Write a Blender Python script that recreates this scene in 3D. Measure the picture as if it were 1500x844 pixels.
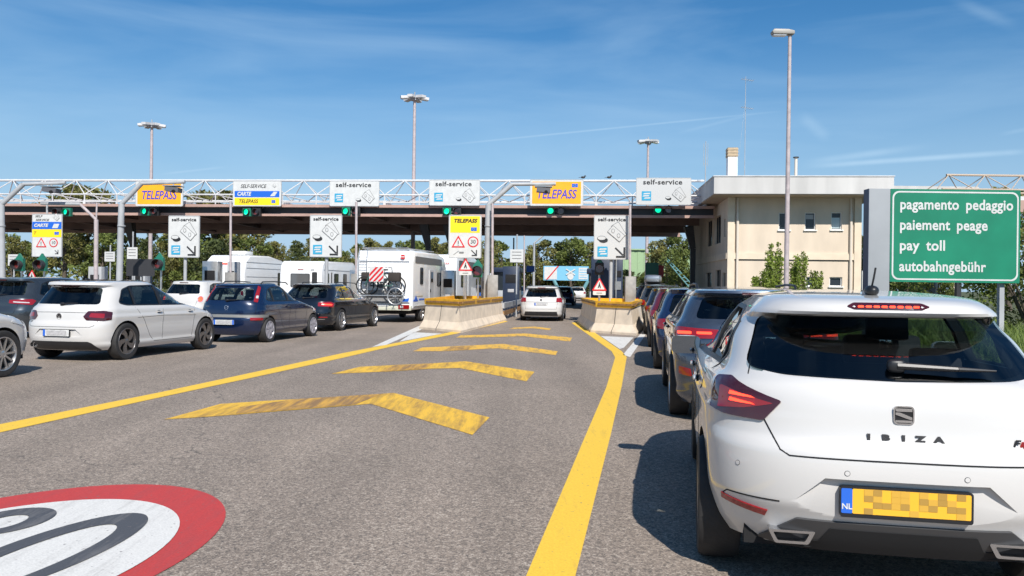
import bpy, bmesh, math, random
from mathutils import Vector, Matrix
from mathutils.geometry import delaunay_2d_cdt
R = math.radians
for o in list(bpy.data.objects): bpy.data.objects.remove(o, do_unlink=True)
scene = bpy.context.scene
C = scene.collection

# ------------------------------------------------------------------ camera
F_PX, CAM_H, ROLL, PX, PY = 1200.0, 1.43, R(0.70), 750.0, 419.0
cr, sr = math.cos(ROLL), math.sin(ROLL)
cam_data = bpy.data.cameras.new('camera')
cam = bpy.data.objects.new('camera', cam_data); C.objects.link(cam)
cam_data.sensor_width = 36.0
cam_data.lens = 36.0 * F_PX / 1500.0
cam_data.shift_y = -3.0 / 1500.0
cam_data.clip_start = 0.05; cam_data.clip_end = 3000
M = Matrix(((cr, -sr, 0, 0), (0, 0, -1, 0), (sr, cr, 0, CAM_H), (0, 0, 0, 1)))
cam.matrix_world = M
scene.camera = cam
# ------------------------------------------------------------------ world
SUN_AZ_RIGHT, SUN_EL = 13.0, 42.0          # sun behind the camera, a little to the right
w = bpy.data.worlds.new('World'); scene.world = w; w.use_nodes = True
nt = w.node_tree; nt.nodes.clear()
def N(t, **k):
    n = nt.nodes.new(t)
    for a, b in k.items(): setattr(n, a, b)
    return n
def Lk(a, b): nt.links.new(a, b)
out = N('ShaderNodeOutputWorld'); bg = N('ShaderNodeBackground'); Lk(bg.outputs[0], out.inputs[0])
sky = N('ShaderNodeTexSky', sky_type='NISHITA', sun_disc=False)
sky.sun_elevation = R(SUN_EL); sky.sun_rotation = R(180 - SUN_AZ_RIGHT)
sky.air_density = 1.25; sky.dust_density = 0.3; sky.ozone_density = 3.4; sky.altitude = 100
bg.inputs['Strength'].default_value = 0.07
geo = N('ShaderNodeTexCoord')
# thin cirrus and old contrails as part of the sky itself
mapn = N('ShaderNodeMapping'); mapn.inputs['Scale'].default_value = (1.6, 1.6, 9.0); mapn.inputs['Rotation'].default_value = (0.1, 0.22, 0)
Lk(geo.outputs['Generated'], mapn.inputs['Vector'])
no = N('ShaderNodeTexNoise'); no.inputs['Scale'].default_value = 1.5; no.inputs['Detail'].default_value = 7; no.inputs['Distortion'].default_value = 0.5
Lk(mapn.outputs[0], no.inputs['Vector'])
cr1 = N('ShaderNodeValToRGB'); cr1.color_ramp.elements[0].position = 0.44; cr1.color_ramp.elements[1].position = 0.78
cr1.color_ramp.elements[1].color = (0.34, 0.34, 0.34, 1)
Lk(no.outputs['Fac'], cr1.inputs[0])
def contrail(pa, pb, width, amp, fade_a, fade_b):
    """band along the great circle through two directions (given as image angles)"""
    def d(p):
        v = Vector(((p[0]-750)/F_PX, 1.0, (419-p[1])/F_PX)); return v.normalized()
    a, b = d(pa), d(pb); n = a.cross(b).normalized(); t = (b-a).normalized()
    dn = N('ShaderNodeVectorMath', operation='DOT_PRODUCT'); dn.inputs[1].default_value = n
    wob = N('ShaderNodeTexNoise'); wob.inputs['Scale'].default_value = 14; wob.inputs['Detail'].default_value = 5
    Lk(geo.outputs['Generated'], dn.inputs[0]); Lk(geo.outputs['Generated'], wob.inputs['Vector'])
    ab = N('ShaderNodeMath', operation='ABSOLUTE'); Lk(dn.outputs['Value'], ab.inputs[0])
    ma = N('ShaderNodeMapRange'); ma.interpolation_type = 'SMOOTHSTEP'
    ma.inputs['From Min'].default_value = 0; ma.inputs['From Max'].default_value = width
    ma.inputs['To Min'].default_value = amp; ma.inputs['To Max'].default_value = 0
    Lk(ab.outputs[0], ma.inputs['Value'])
    dt = N('ShaderNodeVectorMath', operation='DOT_PRODUCT'); dt.inputs[1].default_value = t; Lk(geo.outputs['Generated'], dt.inputs[0])
    lo, hi = a.dot(t), b.dot(t)
    m1 = N('ShaderNodeMapRange'); m1.interpolation_type = 'SMOOTHSTEP'
    m1.inputs['From Min'].default_value = lo; m1.inputs['From Max'].default_value = lo+fade_a; Lk(dt.outputs['Value'], m1.inputs['Value'])
    m2 = N('ShaderNodeMapRange'); m2.interpolation_type = 'SMOOTHSTEP'
    m2.inputs['From Min'].default_value = hi-fade_b; m2.inputs['From Max'].default_value = hi
    m2.inputs['To Min'].default_value = 1; m2.inputs['To Max'].default_value = 0; Lk(dt.outputs['Value'], m2.inputs['Value'])
    x = ma.outputs[0]
    for y in (m1.outputs[0], m2.outputs[0], wob.outputs['Fac']):
        mm = N('ShaderNodeMath', operation='MULTIPLY'); Lk(x, mm.inputs[0]); Lk(y, mm.inputs[1]); x = mm.outputs[0]
    return x
acc = cr1.outputs[0]
for a in [((1165, 240), (1510, 212), .0045, .75, .05, .02), ((1165, 235), (1380, 203), .006, .5, .04, .08), ((560, 224), (1170, 155), .0018, .42, .15, .1),
          ((230, 262), (335, 249), .002, .45, .02, .02), ((1166, 160), (1215, 202), .010, .35, .015, .015), ((1375, -16), (1500, 38), .009, .26, .04, .04),
          ((980, 195), (1110, 160), .003, .3, .05, .03), ((1455, 190), (1530, 174), .0035, .4, .02, .02)]:
    s = N('ShaderNodeMath', operation='ADD', use_clamp=True); Lk(acc, s.inputs[0]); Lk(contrail(*a), s.inputs[1]); acc = s.outputs[0]
mixc = N('ShaderNodeMix', data_type='RGBA'); Lk(acc, mixc.inputs[0])
tint = N('ShaderNodeMix', data_type='RGBA', blend_type='MULTIPLY'); tint.inputs[0].default_value = 1; Lk(sky.outputs[0], tint.inputs[6]); tint.inputs[7].default_value = (.37, .81, 1.13, 1)
# pale blue haze low over the horizon
sepv = N('ShaderNodeSeparateXYZ'); Lk(geo.outputs['Generated'], sepv.inputs[0])
hz = N('ShaderNodeMapRange'); hz.interpolation_type = 'SMOOTHSTEP'; hz.inputs['From Min'].default_value = -.02; hz.inputs['From Max'].default_value = .32; hz.inputs['To Min'].default_value = 1; hz.inputs['To Max'].default_value = 0
Lk(sepv.outputs[2], hz.inputs['Value'])
hm = N('ShaderNodeMix', data_type='RGBA'); Lk(hz.outputs[0], hm.inputs[0]); Lk(tint.outputs[2], hm.inputs[6]); hm.inputs[7].default_value = (5.0, 7.0, 9.2, 1)
Lk(hm.outputs[2], mixc.inputs[6]); mixc.inputs[7].default_value = (6.2, 8.6, 10.8, 1)
Lk(mixc.outputs[2], bg.inputs['Color'])
# ------------------------------------------------------------------ sun
sd = bpy.data.lights.new('sun', 'SUN'); sd.energy = 4.8; sd.angle = R(0.53); sd.color = (1.0, 0.955, 0.89)
sun = bpy.data.objects.new('sun', sd); C.objects.link(sun)
to_sun = Vector((math.sin(R(SUN_AZ_RIGHT))*math.cos(R(SUN_EL)), -math.cos(R(SUN_AZ_RIGHT))*math.cos(R(SUN_EL)), math.sin(R(SUN_EL))))
sun.rotation_euler = to_sun.to_track_quat('Z', 'Y').to_euler(); sun.location = (0, 0, 40)
# ------------------------------------------------------------------ render look
scene.render.engine = 'CYCLES'
scene.view_settings.view_transform = 'Standard'; scene.view_settings.look = 'None'
scene.view_settings.exposure = 0.38; scene.view_settings.gamma = 1
scene.render.resolution_x = 1024; scene.render.resolution_y = 576
scene.cycles.max_bounces = 8; scene.cycles.transparent_max_bounces = 24

# ------------------------------------------------------------------ pixel -> place
def at(px, py, Y):
    x, y = px-PX, PY-py
    return Vector(((x*cr - y*sr)*Y/F_PX, Y, CAM_H + (x*sr + y*cr)*Y/F_PX))
def ground(px, py, z=0.0):
    x, y = px-PX, PY-py
    Y = (z-CAM_H)*F_PX/(x*sr + y*cr)
    return at(px, py, Y)

# ------------------------------------------------------------------ materials
MATS = {}
def mat(name, col, rough=0.6, metal=0.0, coat=0.0, noise=0.0, nscale=8.0, bump=0.0, bscale=60.0, emis=0.0, spec=0.5, dirt=0.0, aniso=None):
    if name in MATS: return MATS[name]
    m = bpy.data.materials.new(name); m.use_nodes = True; t = m.node_tree; b = t.nodes['Principled BSDF']
    b.inputs['Base Color'].default_value = (*col, 1); b.inputs['Roughness'].default_value = rough
    b.inputs['Metallic'].default_value = metal; b.inputs['Coat Weight'].default_value = coat; b.inputs['Coat Roughness'].default_value = 0.03
    b.inputs['Specular IOR Level'].default_value = spec
    if emis: b.inputs['Emission Color'].default_value = (*col, 1); b.inputs['Emission Strength'].default_value = emis
    tc = t.nodes.new('ShaderNodeTexCoord')
    if noise:
        n = t.nodes.new('ShaderNodeTexNoise'); n.inputs['Scale'].default_value = nscale; n.inputs['Detail'].default_value = 6
        if aniso:
            mp = t.nodes.new('ShaderNodeMapping'); mp.inputs['Scale'].default_value = aniso
            t.links.new(tc.outputs['Object'], mp.inputs[0]); t.links.new(mp.outputs[0], n.inputs['Vector'])
        else: t.links.new(tc.outputs['Object'], n.inputs['Vector'])
        r = t.nodes.new('ShaderNodeMapRange'); r.inputs['From Min'].default_value = 0.3; r.inputs['From Max'].default_value = 0.7
        r.inputs['To Min'].default_value = 1-noise; r.inputs['To Max'].default_value = 1+noise*0.6
        t.links.new(n.outputs['Fac'], r.inputs['Value'])
        h = t.nodes.new('ShaderNodeMix'); h.data_type = 'RGBA'; h.blend_type = 'MULTIPLY'; h.inputs[0].default_value = 1
        h.inputs[6].default_value = (*col, 1); t.links.new(r.outputs[0], h.inputs[7]); t.links.new(h.outputs[2], b.inputs['Base Color'])
    if bump:
        n2 = t.nodes.new('ShaderNodeTexNoise'); n2.inputs['Scale'].default_value = bscale; n2.inputs['Detail'].default_value = 4
        t.links.new(tc.outputs['Object'], n2.inputs['Vector'])
        bp = t.nodes.new('ShaderNodeBump'); bp.inputs['Strength'].default_value = bump; bp.inputs['Distance'].default_value = 0.01
        t.links.new(n2.outputs['Fac'], bp.inputs['Height']); t.links.new(bp.outputs[0], b.inputs['Normal'])
    MATS[name] = m; return m
def glass(name, tint, refl=1.0):
    if name in MATS: return MATS[name]
    m = bpy.data.materials.new(name); m.use_nodes = True; t = m.node_tree; t.nodes.clear()
    o = t.nodes.new('ShaderNodeOutputMaterial'); mx = t.nodes.new('ShaderNodeMixShader'); tr = t.nodes.new('ShaderNodeBsdfTransparent')
    gl = t.nodes.new('ShaderNodeBsdfGlossy'); gl.inputs['Roughness'].default_value = 0.01; gl.inputs['Color'].default_value = (refl, refl, refl, 1)
    lw = t.nodes.new('ShaderNodeLayerWeight'); lw.inputs['Blend'].default_value = .5
    pw = t.nodes.new('ShaderNodeMath'); pw.operation = 'POWER'; pw.inputs[1].default_value = 4.0; t.links.new(lw.outputs['Facing'], pw.inputs[0])
    fr = t.nodes.new('ShaderNodeMath'); fr.operation = 'MULTIPLY_ADD'; fr.inputs[1].default_value = .88; fr.inputs[2].default_value = .055; t.links.new(pw.outputs[0], fr.inputs[0])
    tr.inputs['Color'].default_value = (*tint, 1)
    t.links.new(fr.outputs[0], mx.inputs[0]); t.links.new(tr.outputs[0], mx.inputs[1]); t.links.new(gl.outputs[0], mx.inputs[2]); t.links.new(mx.outputs[0], o.inputs[0])
    MATS[name] = m; return m

white_paint = mat('car paint white', (.555, .54, .52), .33, coat=1.0, spec=.4)
black_plastic = mat('black plastic', (.018, .018, .02), .45, noise=.15)
trim_black = mat('black trim', (.012, .012, .014), .42)
tyre_m = mat('tyre rubber', (.022, .021, .021), .75, noise=.3, nscale=12, bump=.3)
rim_silver = mat('alloy silver', (.55, .55, .56), .28, metal=.9)
rim_dark = mat('alloy grey', (.20, .19, .19), .3, metal=.8)
dark_void = mat('dark void', (.008, .008, .009), .9)
chrome = mat('chrome', (.75, .76, .78), .08, metal=1.0)
cabin_m = mat('cabin trim', (.03, .03, .034), .8, noise=.3)
seat_m = mat('seat fabric', (.022, .023, .03), .85, noise=.3)
tail_red = mat('tail light lens', (.25, .006, .008), .08, coat=1.0)
tail_dark = mat('smoked lens', (.05, .006, .008), .06, coat=1.0)
tail_lit = mat('lit brake lamp', (1.0, .05, .02), .3, emis=2.6)
lens_clear = mat('clear lens', (.5, .5, .5), .05, coat=1.0)
plate_white = mat('plate white', (.62, .62, .60), .4, noise=.25, nscale=22)
plate_grey = mat('plate smear', (.42, .41, .41), .5, noise=.25, nscale=30)
plate_blue = mat('plate blue', (.02, .12, .55), .4)
glass_dark = glass('tinted glass', (.16, .19, .20))
glass_mid = glass('car glass', (.50, .57, .55))
glass_clear = glass('clear glass', (.78, .82, .81))

# ------------------------------------------------------------------ mesh builder
def tag(o, label=None, cat=None, group=None, kind=None):
    if label: o['label'] = label
    if cat: o['category'] = cat
    if group: o['group'] = group
    if kind: o['kind'] = kind
    return o
def empty(name, loc=(0, 0, 0), rz=0, label=None, cat=None, group=None):
    o = bpy.data.objects.new(name, None); C.objects.link(o); o.location = loc; o.rotation_euler = (0, 0, rz)
    o.empty_display_size = .2
    return tag(o, label, cat, group)
def link(name, me, parent=None):
    o = bpy.data.objects.new(name, me); C.objects.link(o)
    if parent: o.parent = parent
    return o
class MB:
    def __init__(s): s.v, s.f, s.mi, s.ms, s.sm = [], [], [], [], []
    def mid(s, m):
        if m not in s.ms: s.ms.append(m)
        return s.ms.index(m)
    def add(s, vs, fs, m, smooth=False):
        b = len(s.v); s.v += [tuple(p) for p in vs]; i = s.mid(m)
        for f in fs: s.f.append([b+k for k in f]); s.mi.append(i); s.sm.append(smooth)
        return s
    def box(s, c, d, m, rz=0, rx=0, ry=0):
        x, y, z = d[0]/2, d[1]/2, d[2]/2
        vs = [Vector(p) for p in ((-x,-y,-z),(x,-y,-z),(x,y,-z),(-x,y,-z),(-x,-y,z),(x,-y,z),(x,y,z),(-x,y,z))]
        if rz or rx or ry:
            from mathutils import Euler
            e = Euler((rx, ry, rz)).to_matrix(); vs = [e @ p for p in vs]
        c = Vector(c)
        return s.add([p+c for p in vs], [(3,2,1,0),(4,5,6,7),(0,1,5,4),(1,2,6,5),(2,3,7,6),(3,0,4,7)], m)
    def cyl(s, a, b, r0, r1=None, n=12, m=None, caps=True):
        a, b = Vector(a), Vector(b); r1 = r0 if r1 is None else r1
        d = (b-a).normalized(); u = d.orthogonal().normalized(); w_ = d.cross(u)
        vs = []
        for p, r in ((a, r0), (b, r1)):
            for k in range(n):
                t = 2*math.pi*k/n; vs.append(p + u*math.cos(t)*r + w_*math.sin(t)*r)
        s.add(vs, [(k, (k+1) % n, n+(k+1) % n, n+k) for k in range(n)], m, n > 6)
        if caps: s.add(vs, [tuple(range(n))[::-1], tuple(range(n, 2*n))], m)
        return s
    def tube(s, pts, r, m, n=8, rr=None):
        pts = [Vector(p) for p in pts]
        for k in range(len(pts)-1):
            s.cyl(pts[k], pts[k+1], rr[k] if rr else r, rr[k+1] if rr else r, n, m)
        return s
    def lathe(s, prof, axis_pt, m, n=32, axis='x'):
        """prof: (along, radius)"""
        vs = []; ap = Vector(axis_pt); k_ = len(prof)
        for i in range(n):
            t = 2*math.pi*i/n
            for a, r in prof:
                if axis == 'x': p = (a, r*math.cos(t), r*math.sin(t))
                elif axis == 'y': p = (r*math.cos(t), a, r*math.sin(t))
                else: p = (r*math.cos(t), r*math.sin(t), a)
                vs.append(ap + Vector(p))
        fs = []
        for i in range(n):
            j = (i+1) % n
            for q in range(k_-1): fs.append((i*k_+q, i*k_+q+1, j*k_+q+1, j*k_+q))
        return s.add(vs, fs, m, True)
    def prism(s, poly, y0, y1, m, plane='xz'):
        def P(a, b, c):
            return (a, c, b) if plane == 'xz' else ((a, b, c) if plane == 'xy' else (c, a, b))
        n = len(poly)
        vs = [P(a, b, y0) for a, b in poly] + [P(a, b, y1) for a, b in poly]
        return s.add(vs, [tuple(range(n)), tuple(range(n, 2*n))[::-1]] + [(k, n+k, n+(k+1) % n, (k+1) % n) for k in range(n)], m)
    def build(s, name, parent=None, bevel=0, seg=2, fix=True, sharp=40):
        me = bpy.data.meshes.new(name); me.from_pydata(s.v, [], s.f)
        for m in s.ms: me.materials.append(m)
        me.polygons.foreach_set('material_index', s.mi); me.polygons.foreach_set('use_smooth', s.sm)
        if fix or bevel:
            bm = bmesh.new(); bm.from_mesh(me)
            if bevel:
                bmesh.ops.remove_doubles(bm, verts=bm.verts, dist=1e-5)
            bmesh.ops.recalc_face_normals(bm, faces=bm.faces)
            if bevel:
                es = [e for e in bm.edges if len(e.link_faces) == 2 and e.calc_face_angle(0) > R(30)]
                bmesh.ops.bevel(bm, geom=es, offset=bevel, segments=seg, profile=.5, affect='EDGES', clamp_overlap=True)
                for f in bm.faces: f.smooth = True
            bm.to_mesh(me); bm.free()
        me.update()
        if any(s.sm) or bevel: me.set_sharp_from_angle(angle=R(sharp))
        return link(name, me, parent)
def rrect(cx, cz, w_, h_, r, n=4):
    p = []
    for sx, sz, a0 in ((1, 1, 0), (-1, 1, 90), (-1, -1, 180), (1, -1, 270)):
        for k in range(n+1):
            t = R(a0 + 90*k/n); p.append((cx+sx*(w_/2-r)+r*math.cos(t), cz+sz*(h_/2-r)+r*math.sin(t)))
    return p
def circ(cx, cz, r, n=28, rz=None):
    rz = rz or r
    return [(cx+r*math.cos(2*math.pi*k/n), cz+rz*math.sin(2*math.pi*k/n)) for k in range(n)]
def rot(poly, a, cx=0, cz=0):
    c, s_ = math.cos(a), math.sin(a)
    return [(cx+(x-cx)*c-(z-cz)*s_, cz+(x-cx)*s_+(z-cz)*c) for x, z in poly]
def ringpoly(mb, outer, inner, y0, y1, m, plane='xz'):
    n = len(outer)
    def P(a, c): return (a[0], c, a[1]) if plane == 'xz' else (a[0], a[1], c)
    vs = [P(p, y0) for p in outer]+[P(p, y0) for p in inner]+[P(p, y1) for p in outer]+[P(p, y1) for p in inner]
    fs = []
    for k in range(n):
        j = (k+1) % n
        fs += [(k, j, n+j, n+k), (2*n+k, 3*n+k, 3*n+j, 2*n+j), (k, 2*n+k, 2*n+j, j), (n+k, n+j, 3*n+j, 3*n+k)]
    mb.add(vs, fs, m)
def text(s, size, m, parent, loc, rotx=90, name='lettering', align='CENTER', extrude=.002, shear=0.0, bold=0.0, sx=1.0, spacing=1.0, rot_e=None, wspace=1.0):
    cu = bpy.data.curves.new('t', 'FONT'); cu.body = s; cu.size = size; cu.align_x = align; cu.align_y = 'CENTER'
    cu.extrude = extrude; cu.shear = shear; cu.offset = bold; cu.space_character = spacing; cu.resolution_u = 3; cu.space_word = wspace
    to = bpy.data.objects.new('t', cu); C.objects.link(to)
    dg = bpy.context.evaluated_depsgraph_get(); me = bpy.data.meshes.new_from_object(to.evaluated_get(dg))
    bpy.data.objects.remove(to, do_unlink=True)
    me.materials.clear(); me.materials.append(m)
    me.transform(Matrix.Diagonal((sx, 1, 1, 1)))
    me.name = name
    o = link(name, me, parent); o.location = loc; o.rotation_euler = rot_e or (R(rotx), 0, 0)
    return o
def children(o): return [c for c in bpy.data.objects if c.parent == o]
def copy_tree(o, parent=None, kids=None):
    if kids is None:
        kids = {}
        for c in bpy.data.objects:
            if c.parent: kids.setdefault(c.parent.name, []).append(c)
    c = o.copy(); C.objects.link(c); c.parent = parent
    for ch in kids.get(o.name, []): copy_tree(ch, c, kids)
    return c
def recolour(root, swaps, kids=None):
    """give a copied thing its own materials: mesh data copied, slots swapped"""
    st = [root]
    while st:
        o = st.pop(); st += list(children(o))
        if o.type == 'MESH' and any(m in swaps for m in o.data.materials):
            o.data = o.data.copy()
            for i, m in enumerate(o.data.materials):
                if m in swaps: o.data.materials[i] = swaps[m]
def pchip(tab):
    xs = [a for a, b in tab]; ys = [b for a, b in tab]; n = len(xs)
    h = [xs[i+1]-xs[i] for i in range(n-1)]; d = [(ys[i+1]-ys[i])/h[i] for i in range(n-1)]
    m = [0]*n; m[0] = d[0]; m[-1] = d[-1]
    for i in range(1, n-1):
        if d[i-1]*d[i] > 0:
            w1, w2 = 2*h[i]+h[i-1], h[i]+2*h[i-1]; m[i] = (w1+w2)/(w1/d[i-1]+w2/d[i])
    def f(x):
        if x <= xs[0]: return ys[0]
        if x >= xs[-1]: return ys[-1]
        i = 0
        while x > xs[i+1]: i += 1
        t = (x-xs[i])/h[i]
        return ((1+2*t)*(1-t)**2)*ys[i] + t*(1-t)**2*h[i]*m[i] + t*t*(3-2*t)*ys[i+1] + t*t*(t-1)*h[i]*m[i+1]
    return f
# ------------------------------------------------------------------ vehicles
def sgn(v): return -1 if v < 0 else 1
mirror_m = mat('mirror glass', (.22, .25, .29), .03, metal=1.0)
def selli(mb, c, r, m, e1=.6, e2=.6, nu=16, nv=10):
    """superellipsoid"""
    f = lambda w_, e: sgn(w_)*abs(w_)**e
    vs = []
    for i in range(nv+1):
        a = -math.pi/2+math.pi*i/nv
        for j in range(nu):
            b = 2*math.pi*j/nu
            vs.append((c[0]+r[0]*f(math.cos(a), e1)*f(math.cos(b), e2), c[1]+r[1]*f(math.cos(a), e1)*f(math.sin(b), e2), c[2]+r[2]*f(math.sin(a), e1)))
    fs = [(i*nu+j, i*nu+(j+1) % nu, (i+1)*nu+(j+1) % nu, (i+1)*nu+j) for i in range(nv) for j in range(nu)]
    mb.add(vs, fs, m, True)
HATCH_W = [(0, .90), (.10, .955), (.16, .965), (.19, .955), (.35, .972), (.6, .985), (.80, 1.0), (.825, .982), (.90, .975), (.96, .965), (1.0, .94), (1.06, .915), (1.5, .83), (2, .71)]
HATCH_R = [(0, .13), (.12, .05), (.3, .005), (.5, 0), (.62, .015), (.68, .045), (.85, .065), (1.0, .10), (1.1, .145), (1.5, .275), (1.8, .36), (1.86, .33), (1.9, .25), (2, .26)]
HATCH_F = [(0, -.12), (.12, -.04), (.3, 0), (.5, -.015), (.66, -.07), (.8, -.30), (.92, -.68), (1.0, -.98), (1.06, -1.12), (1.5, -1.52), (1.9, -1.9), (2, -2.05)]
class Shape:
    def __init__(s, L, Wd, H, sill, belt, Wt=HATCH_W, Rt=HATCH_R, Ft=HATCH_F, Dr=.42, Df=.6, n=3.3, m=2.0, crown=.055, yc=.5, tr=.05, tf=.05, roofw=.92, rk=None):
        s.L, s.Wd, s.H, s.sill, s.belt, s.Dr, s.Df, s.n, s.m = L, Wd, H, sill, belt, Dr, Df, n, m
        s.Hs = H-crown; s.yc = yc*L; s.tr, s.tf, s.roofw = tr, tf, roofw
        s.wt, s.rt, s.ft = pchip(Wt), pchip(Rt), pchip(Ft)
    def z(s, zn): return s.sill+(s.belt-s.sill)*zn if zn <= 1 else s.belt+(s.Hs-s.belt)*(zn-1)
    def zn(s, z): return (z-s.sill)/(s.belt-s.sill) if z <= s.belt else min(2, 1+(z-s.belt)/(s.Hs-s.belt))
    def prm(s, z, ins=0.0):
        q = s.zn(z); W, r, f = s.wt(q)*s.Wd, s.rt(q), s.L+s.ft(q)
        Dr, Df = s.Dr, s.Df
        if z > s.Hs:
            c = math.sqrt(max(0, 1-((z-s.Hs)/(s.H-s.Hs))**2))
            W *= c; r = r+(s.yc-r)*(1-c)**.8; f = f+(s.yc-f)*(1-c)**.8
        if ins:
            W = max(.05, W-.055); r = max(r, s.rt(.9))+.09; f = min(f, s.L+s.ft(1.0)-.05)-.12
        D = (f-r)
        return W, r, f, min(Dr, .3*D), min(Df, .42*D)
    def wy(s, y):
        t = max(0, (s.L*.45-y)/(s.L*.45)); u = max(0, (y-s.L*.5)/(s.L*.5))
        return 1-s.tr*t*t-s.tf*u*u
    def half(s, z, nr=14, ns=18, nf=14, ins=0):
        W, r, f, Dr, Df = s.prm(z, ins); p = []
        for i in range(nr+1):
            t = math.pi/2*i/nr; t = t**.9*(math.pi/2)**.1
            y = r+Dr*(1-max(0, math.cos(t))**(2/s.m)); x = W*s.wy(y)*math.sin(min(t, math.pi/2))**(2/s.n); p.append((x, y))
        for i in range(1, ns):
            y = r+Dr+(f-Df-r-Dr)*i/ns; p.append((W*s.wy(y), y))
        for i in range(nf+1):
            t = math.pi/2*(1-i/nf); y = f-Df*(1-math.cos(t)**(2/s.m)); p.append((W*s.wy(y)*math.sin(t)**(2/s.n), y))
        return p
    def side(s, y, z, sg=1):
        W, r, f, Dr, Df = s.prm(z); k = 1.0
        if y < r+Dr:
            c = min(1, (r+Dr-y)/Dr); k = max(0, 1-c**s.m)**(1/s.n)
        elif y > f-Df:
            c = min(1, (y-f+Df)/Df); k = max(0, 1-c**s.m)**(1/s.n)
        return Vector((sg*W*s.wy(y)*k, y, z))
    def rear(s, a, z):
        """a: distance along the body from the rear centre line"""
        key = round(z, 4)
        h = s._h.get(key) if hasattr(s, '_h') else None
        if h is None:
            if not hasattr(s, '_h'): s._h = {}
            pts = s.half(z, 40, 12, 2); acc = [0]
            for i in range(len(pts)-1): acc.append(acc[-1]+math.dist(pts[i], pts[i+1]))
            h = s._h[key] = (pts, acc)
        pts, acc = h; b = abs(a); i = 0
        while i < len(acc)-2 and acc[i+1] < b: i += 1
        t = (b-acc[i])/max(1e-9, acc[i+1]-acc[i])
        x = pts[i][0]+(pts[i+1][0]-pts[i][0])*t; y = pts[i][1]+(pts[i+1][1]-pts[i][1])*t
        return Vector((x*(1 if a >= 0 else -1), y, z))
    def front(s, x, z):
        W, r, f, Dr, Df = s.prm(z); y = f
        for _ in range(3):
            k = min(1, abs(x)/(W*s.wy(y)+1e-6)); y = f-Df*(1-(max(0, 1-k**s.n))**(1/s.m))
        return Vector((x, y, z))
    def mesh(s, name, m, ins=0, z0=None, z1=None, res=1.0, step=.022):
        zs = []; z = s.sill if z0 is None else z0; top = s.Hs if z1 is None else z1
        n = max(4, int((top-z)/step*res)); zs = [z+(top-z)*i/n for i in range(n+1)]
        if z1 is None: zs += [s.Hs+(s.H-s.Hs)*math.sin(math.pi/2*i/7) for i in range(1, 7)]
        a = [int(14*res)+2, int(26*res), int(14*res)+2]
        vs, fs, K = [], [], None
        for z in zs:
            h = s.half(z, *a, ins=ins); full = h + [(-x, y) for x, y in h[-2:0:-1]]; K = len(full)
            vs += [(x, y, z) for x, y in full]
        for i in range(len(zs)-1):
            for j in range(K): fs.append((i*K+j, i*K+(j+1) % K, (i+1)*K+(j+1) % K, (i+1)*K+j))
        fs.append(tuple(range(K))[::-1]); b = (len(zs)-1)*K
        if z1 is None:
            vs.append((0, s.yc, s.H)); t = len(vs)-1
            for j in range(K): fs.append((b+j, b+(j+1) % K, t))
        else: fs.append(tuple(range(b, b+K)))
        mb = MB(); mb.add(vs, fs, m, True); return mb.build(name, sharp=60)
def boolean(body, cutters):
    for c in cutters:
        md = body.modifiers.new('b', 'BOOLEAN'); md.operation = 'DIFFERENCE'; md.solver = 'EXACT'; md.object = c
        try: md.material_mode = 'TRANSFER'
        except Exception: pass
    dg = bpy.context.evaluated_depsgraph_get(); dg.update()
    me = bpy.data.meshes.new_from_object(body.evaluated_get(dg), depsgraph=dg)
    body.modifiers.clear(); body.data = me
    for c in cutters: bpy.data.objects.remove(c, do_unlink=True)
    me.set_sharp_from_angle(angle=R(38))
def roundpoly(poly, r, n=4):
    if r <= 0: return list(poly)
    out = []; k = len(poly)
    for i in range(k):
        p0, p1, p2 = Vector(poly[i-1]), Vector(poly[i]), Vector(poly[(i+1) % k])
        d0, d2 = p0-p1, p2-p1; rr = min(r, d0.length*.45, d2.length*.45)
        a, b = p1+d0.normalized()*rr, p1+d2.normalized()*rr
        for j in range(n+1):
            t = j/n; q = a*(1-t)**2+p1*2*t*(1-t)+b*t*t; out.append((q.x, q.y))
    return out
def dens(poly, d, closed=True):
    out = []; k = len(poly)
    for i in range(k if closed else k-1):
        a, b = Vector(poly[i]), Vector(poly[(i+1) % k]); n = max(1, int((b-a).length/d))
        for j in range(n): q = a.lerp(b, j/n); out.append((q.x, q.y))
    if not closed: out.append(tuple(poly[-1]))
    return out
CEN = Vector((0, 2, .75))
def nrm(fn, u, v, e=.012):
    a = fn(u+e, v)-fn(u-e, v); b = fn(u, v+e)-fn(u, v-e); n = a.cross(b)
    if n.length < 1e-12: n = Vector((0, -1, 0))
    n.normalize(); p = fn(u, v)-CEN
    if n.x*p.x*.8+n.y*p.y*.35+n.z*p.z*.3 < 0: n = -n
    return n
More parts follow.
